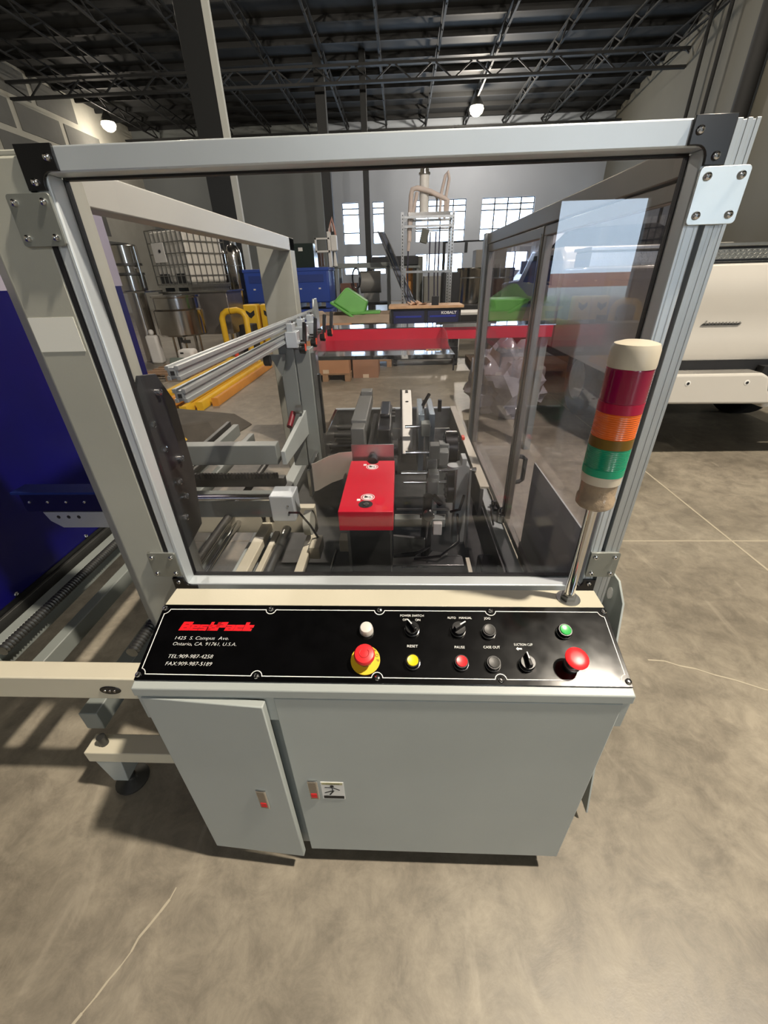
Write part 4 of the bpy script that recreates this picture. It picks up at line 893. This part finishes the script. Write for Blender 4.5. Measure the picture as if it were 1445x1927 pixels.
MB().cyl((-1.80, 10.25, 1.72), (-1.80, 10.25, 1.98), .07, n=14).build('glass_jar', mat('amber_glass', '#4a3a33', .1), q2)

# grey tube table with gear drum
gt = thing('tube_frame_table', 'grey steel tube-frame table behind the green tub', 'table', (-.9, 11.2, 0))
for x in (-1.54, -.25):
    for y in (10.9, 11.6): box('leg', GREYD, gt, x-.04, x+.04, y-.04, y+.04, 0, 1.70)
for y in (10.9, 11.6): box('top_rail', GREYD, gt, -1.58, -.21, y-.04, y+.04, 1.68, 1.78)
for z in (.9,): box('lower_shelf', BARK, gt, -1.50, -.29, 10.86, 11.64, z-.05, z)
tag(MB().cyl((-.98, 11.2, 1.36), (-.45, 11.2, 1.36), .25, n=20).cyl((-1.02, 11.2, 1.36), (-.98, 11.2, 1.36), .12).box(-.9, -.5, 11.05, 11.35, .90, 1.12).build('gear_motor', mat('dull_grey_motor', '#87857e', .5, .2), None, .01), 'dull grey motor drum on the tube-frame table', 'motor')
tag(MB().box(-1.48, -1.06, 10.95, 11.5, .90, 1.35).build('stored_carton', mat('carton_brown', '#6d4b3b', .8), None, .004), 'brown carton on the shelf of the tube-frame table', 'box')
hr = thing('hose_coil', 'black hose loop hanging on the tube-frame table', 'hose', (-1.05, 10.84, 1.2))
MB().tube([(-1.05+.10*math.cos(a*.35), 10.83, 1.45+.22*math.sin(a*.35)) for a in range(18)], .02, 7, True).build('coil', BLACK, hr)
tag(MB().box(-.75, .55, 12.4, 12.8, 1.72, 1.95).build('dark_case', BLACKM, None, .03), 'long black padded case behind the leaning panel', 'case')
box('shelf_under_case', GREYD, None, -.8, .6, 12.35, 12.85, 1.66, 1.715); o = bpy.data.objects['shelf_under_case']
o.name = 'storage_table'; WL['storage_table'] = WL['shelf_under_case']; tag(o, 'grey table top under the long black case', 'table')
for x in (-.75, .5): box('leg', GREYD, o, x, x+.06, 12.4, 12.8, 0, 1.66)

# row of stored equipment before the back windows (right of the rack)
def cabinet(name, label, x0, x1, y0, y1, z0, z1, m, cat='cabinet'):
    t = thing(name, label, cat, ((x0+x1)/2, (y0+y1)/2, z0)); b = MB().box(x0, x1, y0, y1, z0, z1).build('body', m, t, .012)
    MB().box(x0+.03, x1-.03, y0-.012, y0, z0+.05, z1-.05).build('front_panel', m, t, .004); MB().box(x1-.10, x1-.07, y0-.03, y0-.012, (z0+z1)/2-.08, (z0+z1)/2+.08).build('handle', STEELD, t); return t
cabinet('grey_cabinet', 'narrow olive grey cabinet behind the rack', .42, .70, 13.0, 13.6, 0, 1.95, mat('olive_grey', '#5c5c52', .6))
cabinet('yellow_cabinet', 'yellow cabinet showing between the rack uprights', .22, .42, 13.1, 13.6, 0, 1.8, ORANGE)
cabinet('control_unit', 'pale grey machine cabinet standing behind the rack', .72, 1.35, 12.5, 13.2, 0, 1.45, mat('pale_grey_unit', '#8b8a82', .6))
cabinet('dark_cabinet', 'tall dark cabinet by the right rack upright', 1.05, 1.45, 10.2, 10.8, 0, 1.52, BLACKM)
def tank(name, label, x, y, z0, z1, r, legs=True, group=None, m=STAIN, dome=True):
    t = thing(name, label, 'tank', (x, y, 0), group)
    pr = [(r*.3, z0-.10), (r*.8, z0-.04), (r, z0+.04), (r, z1-.08)]+([(r*.93, z1), (r*.6, z1+.10), (r*.2, z1+.15), (.02, z1+.16)] if dome else [(r*1.04, z1-.06), (r*1.04, z1), (r*.96, z1)])
    b = MB().lathe(pr, (x, y, 0), 32).build('vessel', m, t)
    MB().lathe([(r*1.015, 0), (r*1.015, .03)], (x, y, z0+(z1-z0)*.72), 32, False, False).build('weld_band', STEEL, b)
    if dome: MB().cyl((x, y, z1+.12), (x, y, z1+.26), r*.22, n=14).cyl((x+r*.4, y, z1+.04), (x+r*.4, y, z1+.24), .03, n=10).build('top_port', STEEL, b)
    if legs:
        for k in range(3): a = 2*PI*k/3+.5; MB().cyl((x+math.cos(a)*r*.8, y+math.sin(a)*r*.8, 0), (x+math.cos(a)*r*.8, y+math.sin(a)*r*.8, z0+.1), .03, n=10).build('leg', STEEL, t)
    return t
tank('steel_drum', 'polished steel drum to the right of the rack, left of the pair', 1.95, 12.0, .75, 1.62, .36, True, 'steel drums', STAIN, False)
tank('steel_drum', 'polished steel drum behind the side door frame, right of the pair', 2.75, 12.0, .75, 1.60, .36, True, 'steel drums', STAIN, False)
cabinet('low_dark_machine', 'low black machine base in front of the steel drums', 1.35, 3.1, 11.0, 11.5, 0, .78, BLACKM, 'machine')
cabinet('grey_hopper', 'grey rectangular hopper above the steel drums', 2.15, 3.0, 12.6, 13.2, 0, 2.05, mat('hopper_grey', '#7d7970', .6), 'hopper')
mf = thing('pipe_gantry', 'dark square pipe gantry with chrome fitting by the back windows', 'frame', (2.2, 13.5, 0))
MB().tube([(1.35, 13.6, 0), (1.35, 13.6, 2.30), (2.75, 13.6, 2.32), (2.75, 13.6, 0)], .05, 6).build('pipe', CEILB, mf); MB().box(1.95, 2.03, 13.5, 13.6, 2.02, 2.28).build('drop_bracket', CEILB, mf)
MB().sphere((2.72, 13.5, 2.2), .06).sphere((2.72, 13.5, 2.05), .07).build('chrome_fitting', CHROME, mf)
tag(MB().box(1.14, 1.96, 8.0, 8.7, .80, .84).box(1.17, 1.23, 8.05, 8.11, 0, .8).box(1.86, 1.92, 8.05, 8.11, 0, .8).box(1.17, 1.23, 8.6, 8.66, 0, .8).box(1.86, 1.92, 8.6, 8.66, 0, .8).build('plain_table', WHTPL), 'pale bench beside the blue workbench', 'table')
pallet('wooden pallet on the floor right of the workbench', 1.32, 1.95, 6.9, 7.7)
gb = thing('green_tub', 'green plastic bin seen through the side door glass', 'tub', (1.7, 6.5, 0))
box('stand', BLACKM, gb, 1.42, 1.98, 6.3, 6.75, 0, .70); MB().add([(1.46, 6.28, .70), (1.94, 6.28, .70), (1.94, 6.76, .70), (1.46, 6.76, .70), (1.38, 6.2, 1.15), (2.02, 6.2, 1.15), (2.02, 6.84, 1.15), (1.38, 6.84, 1.15)], [(0, 3, 2, 1), (4, 5, 6, 7), (0, 1, 5, 4), (1, 2, 6, 5), (2, 3, 7, 6), (3, 0, 4, 7)]).build('body', GREEN, gb, .02)

# tanks, kettle and tote at the left
tank('tall_steel_tank', 'tall domed stainless tank left of the dark column', -4.47, 10.62, .95, 2.12, .28)
tank('tall_steel_tank', 'slim domed stainless tank just behind the tall one', -3.98, 10.62, .95, 2.10, .18)
kt = thing('steel_kettle', 'wide stainless kettle with stepped rim on thin legs', 'kettle', (-4.45, 8.2, 0))
MB().lathe([(.12, .53), (.44, .54), (.47, .57), (.47, 1.0), (.43, 1.03), (.425, 1.22), (.46, 1.235), (.46, 1.265), (.41, 1.265)], (-4.45, 8.2, 0), 36).build('bowl', STAIN, kt)
for k in range(3): a = 2*PI*k/3+.9; MB().cyl((-4.45+.30*math.cos(a), 8.2+.30*math.sin(a), 0), (-4.45+.30*math.cos(a), 8.2+.30*math.sin(a), .56), .022, n=10).build('leg', STAIN, kt)
MB().box(-4.32, -4.18, 7.78, 7.82, .42, .48).cyl((-4.40, 7.9, .52), (-4.40, 7.9, .42), .03, n=10).build('drain_valve', STEELD, kt)
tb = thing('steel_stand', 'stainless cabinet stand under the white tote tank', 'stand', (-4.4, 9.4, 0))
MB().box(-5.1, -3.7, 8.95, 9.9, .45, 1.28).build('cabinet', mat('satin_steel', '#8f8a84', .35, .8, .1, 4), tb, .01)
MB().box(-4.42, -4.41, 8.945, 8.95, .47, 1.26).build('door_seam', BLACKM, tb)
for x in (-5.05, -3.8):
    for y in (9.0, 9.8): box('leg', STAIN, tb, x, x+.05, y, y+.05, 0, .45)
box('top_sheet', STAIN, tb, -5.15, -3.65, 8.9, 9.95, 1.28, 1.31)
ib = thing('tote_tank', 'white caged bulk liquid tote on a steel stand', 'tank', (-4.55, 9.42, 1.31)); ic = (-4.55, 9.42, 0); ia = math.radians(-30)
MB().box(-5.12, -3.98, 8.95, 9.89, 1.46, 2.40).rotz(ic, ia).build('bottle', mat('translucent_white', '#d3cfc4', .5, 0, .05, 2), ib, .07, seg=4)
cg = MB()
for k in range(9): x = -5.15+1.20*k/8; cg.bar((x, 8.92, 1.42), (x, 8.92, 2.42), .016, .016).bar((x, 9.92, 1.42), (x, 9.92, 2.42), .016, .016)
for k in range(8): y = 8.92+1.0*k/7; cg.bar((-5.15, y, 1.42), (-5.15, y, 2.42), .016, .016).bar((-3.95, y, 1.42), (-3.95, y, 2.42), .016, .016)
for z in (1.44, 1.60, 1.80, 2.0, 2.2, 2.42): cg.tube([(-5.15, 8.92, z), (-3.95, 8.92, z), (-3.95, 9.92, z), (-5.15, 9.92, z)], .010, 6, True)
cg.rotz(ic, ia).build('cage', mat('galvanised', '#8a8a86', .4, .8), ib)
MB().box(-5.0, -4.6, 8.905, 8.92, 1.85, 2.2).rotz(ic, ia).build('plate', WHTPL, ib); MB().cyl((-4.75, 8.89, 2.05), (-4.75, 8.905, 2.05), .03).rotz(ic, ia).build('plate_hole', BLACKM, ib)
for x in (-5.0, -4.45): MB().box(x, x+.32, 8.93, 8.96, 1.46, 1.64).rotz(ic, ia).build('dark_foot_pocket', BLACKM, ib)
pq = MB().box(-5.15, -3.95, 8.92, 9.92, 1.38, 1.43)
for x in (-5.10, -4.62, -4.14): pq.box(x, x+.14, 8.95, 9.90, 1.31, 1.38)
pq.rotz(ic, ia).build('pallet_base', STEEL, ib)
tw_ = thing('steel_tower', 'shiny stacked stainless column left of the tote tank', 'machine', (-5.35, 8.4, 0))
MB().lathe([(.17, .0), (.17, 1.35), (.24, 1.36), (.24, 1.62), (.19, 1.64), (.19, 1.78), (.24, 1.80), (.24, 2.12), (.21, 2.14)], (-5.35, 8.4, 0), 24).build('column', STAIN, tw_)
for z in (1.63, 1.79): MB().lathe([(.26, 0), (.26, .04)], (-5.35, 8.4, z), 24).build('clamp_ring', STEELD, tw_)
MB().cyl((-5.08, 8.3, 1.4), (-5.08, 8.3, 2.1), .02).cyl((-5.08, 8.3, 1.75), (-5.3, 8.4, 1.75), .02).build('side_pipe', CHROME, tw_)
box('shelf', STAIN, tw_, -5.7, -5.0, 8.1, 8.8, 1.32, 1.35)
tag(MB().box(-5.22, -4.98, 8.0, 8.3-.12, .0, .55).cyl((-5.10, 8.09, .55), (-5.10, 8.09, .66), .05).build('white_jerrycan', WHTPL, None, .04), 'white plastic jerrycan on the floor left of the kettle', 'canister')
sc_ = thing('floor_scale', 'off-white bench scale with grey display standing on a pallet', 'scale', (-3.9, 6.9, .12)); pallet('wooden pallet under the bench scale, left of the yellow beams', -4.5, -3.5, 6.3, 7.5)
box('body', WHTPL, sc_, -4.05, -3.75, 6.9, 7.15, .12, .42, .05); MB().box(-.14, .14, -.03, .03, -.08, .08).xf(lambda p: (Matrix.Rotation(-.6, 3, 'X') @ Vector(p))+Vector((-3.98, 6.72, .24))).build('display', mat('grey_display', '#6f7a72', .3), sc_, .02)
box('handle_hole', BLACKM, sc_, -3.98, -3.92, 6.895, 6.905, .35, .38)

# safety guard at the column, column sleeves, extinguisher
yg = thing('safety_hoop', 'yellow tubular safety hoop before the dark column', 'barrier', (-3.47, 8.5, 0))
MB().tube([(-3.72, 8.5, 0), (-3.72, 8.5, .80), (-3.68, 8.5, .88), (-3.60, 8.5, .93), (-3.37, 8.5, .95), (-3.27, 8.5, .91), (-3.21, 8.5, .83), (-3.21, 8.5, 0)], .062, 14).build('hoop', YELLOW, yg)
for x in (-3.72, -3.21): box('base_plate', YELLOW, yg, x-.12, x+.12, 8.38, 8.62, 0, .015)
MB().tube([(-3.52, 8.5, .936), (-3.51, 8.5, .937)], .065, 14).build('black_band', BLACK, yg)
for x, l in ((-3.55, 'yellow column sleeve with black chevron, nearest the hoop'), (-3.12, 'yellow column sleeve with black chevron, further right')):
    t = thing('column_guard', l, 'bollard', (x, 10.0, 0), 'yellow column sleeves')
    MB().box(x-.19, x+.19, 9.85, 10.15, 0, .98).build('sleeve', YELLOW, t, .04, seg=3); MB().prism([(x-.10, .86), (x, .80), (x+.10, .86), (x+.10, .76), (x, .68), (x-.10, .76)], 'y', 9.845, 9.852).build('chevron', BLACKM, t)
ex = thing('fire_extinguisher', 'fire extinguisher with pale tag hanging at the dark column', 'extinguisher', (-4.1, 11.3, .95))
MB().lathe([(.07, .95), (.085, .98), (.085, 1.30), (.05, 1.38), (.03, 1.40), (.03, 1.46)], (-4.05, 11.38, 0), 18).build('cylinder', mat('extinguisher_red', '#7c1a26', .35), ex)
MB().bar((-4.10, 11.36, 1.47), (-3.92, 11.36, 1.44), .03, .03).build('lever', BLACK, ex); MB().bar((-4.02, 11.29, 1.52), (-3.86, 11.29, 1.42), .005, .05, (0, -1, .3)).build('tag', WHITEP, ex)
tag(MB().box(-3.58, -3.28, 9.0, 9.4, 0, .62).cyl((-3.43, 9.02, .45), (-3.43, 8.98, .45), .16, n=18).build('black_pump', BLACKM, None, .03), 'black pump unit on the floor behind the yellow hoop', 'pump')
tag(MB().lathe([(.11, 0), (.11, .03), (.05, .03), (.025, .42), (.001, .42)], (-3.42, 8.15, 0), 18).build('traffic_cone', mat('cone_orange', '#e2452c', .5)), 'small orange cone at the foot of the yellow hoop', 'cone')
# heap of yellow beams
random.seed(11)
bl = ['lowest', 'second', 'third', 'fourth', 'fifth', 'sixth', 'seventh', 'topmost']
ORD = ['leftmost', 'second from left', 'third from left', 'fourth from left', 'fourth from right', 'third from right', 'second from right', 'rightmost']
for k in range(12):
    lay = 0 if k < 8 else 1; row = k if k < 8 else k-8
    x = -3.42+row*.130+(.26 if lay else 0); z = lay*.112; y0 = 4.28+.10*((k*7) % 5); y1 = 7.3+.1*((k*3) % 4); cm = YELLOW if k % 3 != 1 else ORANGE
    side = ORD[row] if not lay else ['leftmost', 'second from left', 'second from right', 'rightmost'][row]
    t = thing('rack_beam', '%s %s rack beam in the %s layer of the floor stack' % (side, 'yellow' if cm is YELLOW else 'orange', 'top' if lay else 'bottom'), 'beam', (x, (y0+y1)/2, z), 'yellow and orange rack beams stacked on the floor')
    MB().prism([(x-.042, z), (x+.042, z), (x+.042, z+.05), (x+.026, z+.11), (x-.026, z+.11), (x-.042, z+.05)], 'y', y0, y1).build('beam', cm, t, .006)
    MB().box(x-.045, x+.045, y0-.01, y0, z, z+.111).build('end_plate', cm, t)
# grey tarp-covered crate
tp = thing('grey_crate', 'low grey crate with worn fabric top and yellow stripes', 'crate', (-2.15, 3.65, 0))
MB().add([(-2.70, 3.1, 0), (-1.85, 3.25, 0), (-1.72, 3.85, 0), (-2.75, 3.95, 0), (-2.68, 3.15, .17), (-2.02, 3.38, .20), (-1.90, 3.80, .15), (-2.68, 3.90, .20), (-2.35, 3.55, .22)],
         [(0, 3, 2, 1), (0, 1, 5, 4), (1, 2, 6, 5), (2, 3, 7, 6), (3, 0, 4, 7), (4, 5, 8), (5, 6, 8), (6, 7, 8), (7, 4, 8)]).build('covered_body', TARP, tp, .02)
for x in (-2.66, -2.48, -2.30): MB().bar((x, 3.09+(x+2.70)*.17, .16), (x+.09, 3.095+(x+2.61)*.17, .06), .012, .05, (0, -1, 0)).build('yellow_stripe', YELLOW, tp)

# ------------------------------------------------------------------ white pickup truck (rear), toolbox
tk = thing('pickup_truck', 'white pickup truck parked with its tailgate facing the machine', 'truck', (3.1, 5.3, 0))
TX0, TX1, TY = 2.05, 4.15, 2.80
bd = MB().box(TX0, TX0+.10, TY+.02, 5.0, .62, 1.53).box(TX1-.10, TX1, TY+.02, 5.0, .62, 1.53).box(TX0+.1, TX1-.1, TY+.06, 5.0, .80, .86).box(TX0+.1, TX1-.1, 4.9, 5.0, .86, 1.5).build('bed', TRUCKW, tk, .02, seg=3)
tgp = [(TY-.01, .835), (TY-.035, .90), (TY-.015, 1.02), (TY-.012, 1.20), (TY-.045, 1.30), (TY-.035, 1.44), (TY-.02, 1.52), (TY+.04, 1.54), (TY+.05, .835)]
tg = MB().prism(tgp, 'x', TX0+.11, TX1-.11).build('tailgate', TRUCKW, tk, .008)
em = MB(); random.seed(5)
em.prism([(2.435, 1.106), (2.72, 1.104), (2.745, 1.120), (2.455, 1.122)], 'y', TY-.022, TY-.016)
em.build('emblem_base', STEELD, tg)
em = MB()
for k in range(11):
    x = 2.455+k*.026; h = .020 if k else .030; em.prism([(x, 1.110), (x+.006, 1.110), (x+.016, 1.110+h), (x+.010, 1.110+h)], 'y', TY-.026, TY-.016)
    em.prism([(x+.002, 1.112), (x+.018, 1.112), (x+.019, 1.117), (x+.003, 1.117)], 'y', TY-.026, TY-.016)
em.build('chrome_emblem', CHROME, tg)
box('bed_rail_cap', BLACK, tk, TX0, TX1, TY-.01, TY+.06, 1.54, 1.555)
bmp = MB().prism([(TX0-.02, .58), (TX0+.02, .53), (3.02, .52), (3.10, .52), (3.10, .58), (3.03, .63), (2.99, .74), (2.93, .768), (TX0+.02, .768), (TX0-.02, .73)], 'y', TY-.20, TY-.02).build('bumper', TRUCKW, tk, .02, seg=3)
MB().box(3.05, TX1, TY-.18, TY-.02, .48, .60).build('bumper_step', TRUCKW, bmp, .02); MB().box(3.0, 3.55, TY-.10, TY-.03, .58, .80).build('plate_recess', BLACKM, bmp)
for x in (2.37, 2.83):
    MB().lathe([(.022, 0), (.022, .004), (.014, .006)], (0, 0, 0), 18).xf(lambda p: (x+p.x, TY-.198-p.z, .697+p.y)).build('parking_sensor', WHTPL, bmp)
    MB().lathe([(.011, 0), (.011, .008), (.001, .008)], (0, 0, 0), 14).xf(lambda p: (x+p.x, TY-.198-p.z, .697+p.y)).build('sensor_core', BLACKM, bmp)
box('frame_gap', BLACKM, tk, TX0+.05, TX1-.05, TY-.02, TY+.1, .62, .835); 
df = MB().box(TX0+.1, TX1-.1, TY+.1, 8.4, .50, .62).build('chassis', BLACKM, tk)
MB().cyl((2.2, 4.1, .42), (4.0, 4.1, .42), .09, n=14).sphere((3.1, 4.1, .42), .19).build('axle', BLACKM, tk)
for x in (2.10, 3.86):
    for y in (4.1, 7.7):
        w_ = MB().cyl((x, y, .41), (x+.26, y, .41), .41, n=36).build('tyre', RUBBER, tk, .05, seg=3); MB().cyl((x-.005, y, .41), (x+.265, y, .41), .22, n=24).build('wheel_rim', STEEL, w_)
cb_ = MB().prism([(5.05, .62), (5.05, 1.62), (5.25, 1.76), (6.55, 1.78), (7.15, 1.40), (8.45, 1.32), (8.5, .62)], 'x', TX0, TX1).build('cab', TRUCKW, tk, .04, seg=3)
MB().box(TX0+.25, TX1-.25, 5.04, 5.05, 1.55, 1.70).build('rear_window', DKGLASS, cb_)
MB().prism([(5.4, 1.34), (5.5, 1.68), (6.4, 1.70), (6.85, 1.36)], 'x', TX0-.004, TX0+.002).build('side_window', DKGLASS, cb_)
tl = thing('bed_toolbox', 'diamond-plate aluminium toolbox across the white truck bed', 'toolbox', (3.1, 4.6, 1.54))
DIA = mat('tread_plate', '#a5a5a0', .3, .9, .08, 20)
MB().box(TX0+.05, TX1-.05, 4.4, 4.85, 1.535, 1.67).build('body', DIA, tl, .006); box('lid', DIA, tl, TX0+.03, TX1-.03, 4.37, 4.87, 1.685, 1.72, .006); box('lid_gap', BLACKM, tl, TX0+.06, TX1-.06, 4.39, 4.86, 1.67, 1.685)
dm = MB()
for r in range(4):
    for k in range(70):
        x = TX0+.08+k*.0285+(.014 if r % 2 else 0); s_ = 1 if (k+r) % 2 else -1; dm.bar((x-.007, 4.398, 1.553+r*.032-.008*s_), (x+.007, 4.398, 1.553+r*.032+.008*s_), .004, .006, (0, -1, 0))
dm = dm.build('tread_pattern', DIA, tl)
# dark van behind
vn = thing('dark_van', 'dark navy van parked side-on behind the white truck', 'van', (5.7, 15.3, 0))
VS = 1.296
VP = [(2.55, .45), (2.50, .80), (2.62, 1.12), (3.18, 1.30), (3.75, 2.05), (4.05, 2.35), (6.1, 2.42), (6.38, 2.30), (6.45, .50)]
def vs(x, z): return ((x-.05)*VS+.05, max(.35, 1.517+(z-1.517)*VS))
VY = 14.5
MB().prism([vs(*p) for p in VP], 'y', VY, VY+1.9).build('body', VANM, vn, .06, seg=3)
MB().prism([vs(*p) for p in ((3.36, 1.36), (3.84, 1.98), (4.5, 2.02), (4.5, 1.36))], 'y', VY-.008, VY).build('side_window', DKGLASS, vn)
MB().prism([vs(*p) for p in ((4.6, 1.36), (4.6, 2.02), (6.1, 2.05), (6.1, 1.36))], 'y', VY-.008, VY).build('side_window', DKGLASS, vn)
MB().prism([vs(*p) for p in ((2.56, .92), (2.66, 1.08), (2.95, 1.10), (2.90, .95))], 'y', VY-.012, VY+.002).build('headlight', CHROME, vn)
MB().box(3.85, 4.15, VY-.30, VY-.12, 1.42, 1.78).bar((4.12, VY-.15, 1.5), (4.36, VY+.02, 1.4), .05, .05).build('wing_mirror', BLACK, vn, .03, seg=3)
for x in (4.05, 7.2):
    for y in (VY-.02, VY+1.66): w_ = MB().cyl((x, y, .38), (x, y+.24, .38), .38, n=30).build('tyre', RUBBER, vn, .04); MB().cyl((x, y-.004, .38), (x, y+.244, .38), .22, n=20).build('wheel_rim', STEEL, w_)
# heap put in for a reflection of wrapped goods in the side glass
sw = thing('wrap_reflection_heap', 'heap of stretch wrap added in place of a reflection in the side glass', 'plastic wrap', (1.35, 4.4, 0))
random.seed(9)
bmx = bmesh.new(); bmesh.ops.create_icosphere(bmx, subdivisions=4, radius=1)
import mathutils.noise as mn
for vv in bmx.verts:
    n1 = mn.noise(vv.co*2.2)*.35+mn.noise(vv.co*6)*.16; vv.co *= (1+n1); vv.co = Vector((vv.co.x*.42, vv.co.y*.6, max(-.0, vv.co.z*.45+.32)))
mb = MB(); mb.v = [vv.co+Vector((1.35, 4.4, 0)) for vv in bmx.verts]; bmx.verts.index_update(); mb.f = [tuple(q_.index for q_ in f_.verts) for f_ in bmx.faces]; bmx.free()
mb.build('wrap', mat('cloudy_plastic_wrap', '#8d8b90', .18, 0, .25, 6, .4, 20), sw)
print('objects', len(bpy.data.objects))
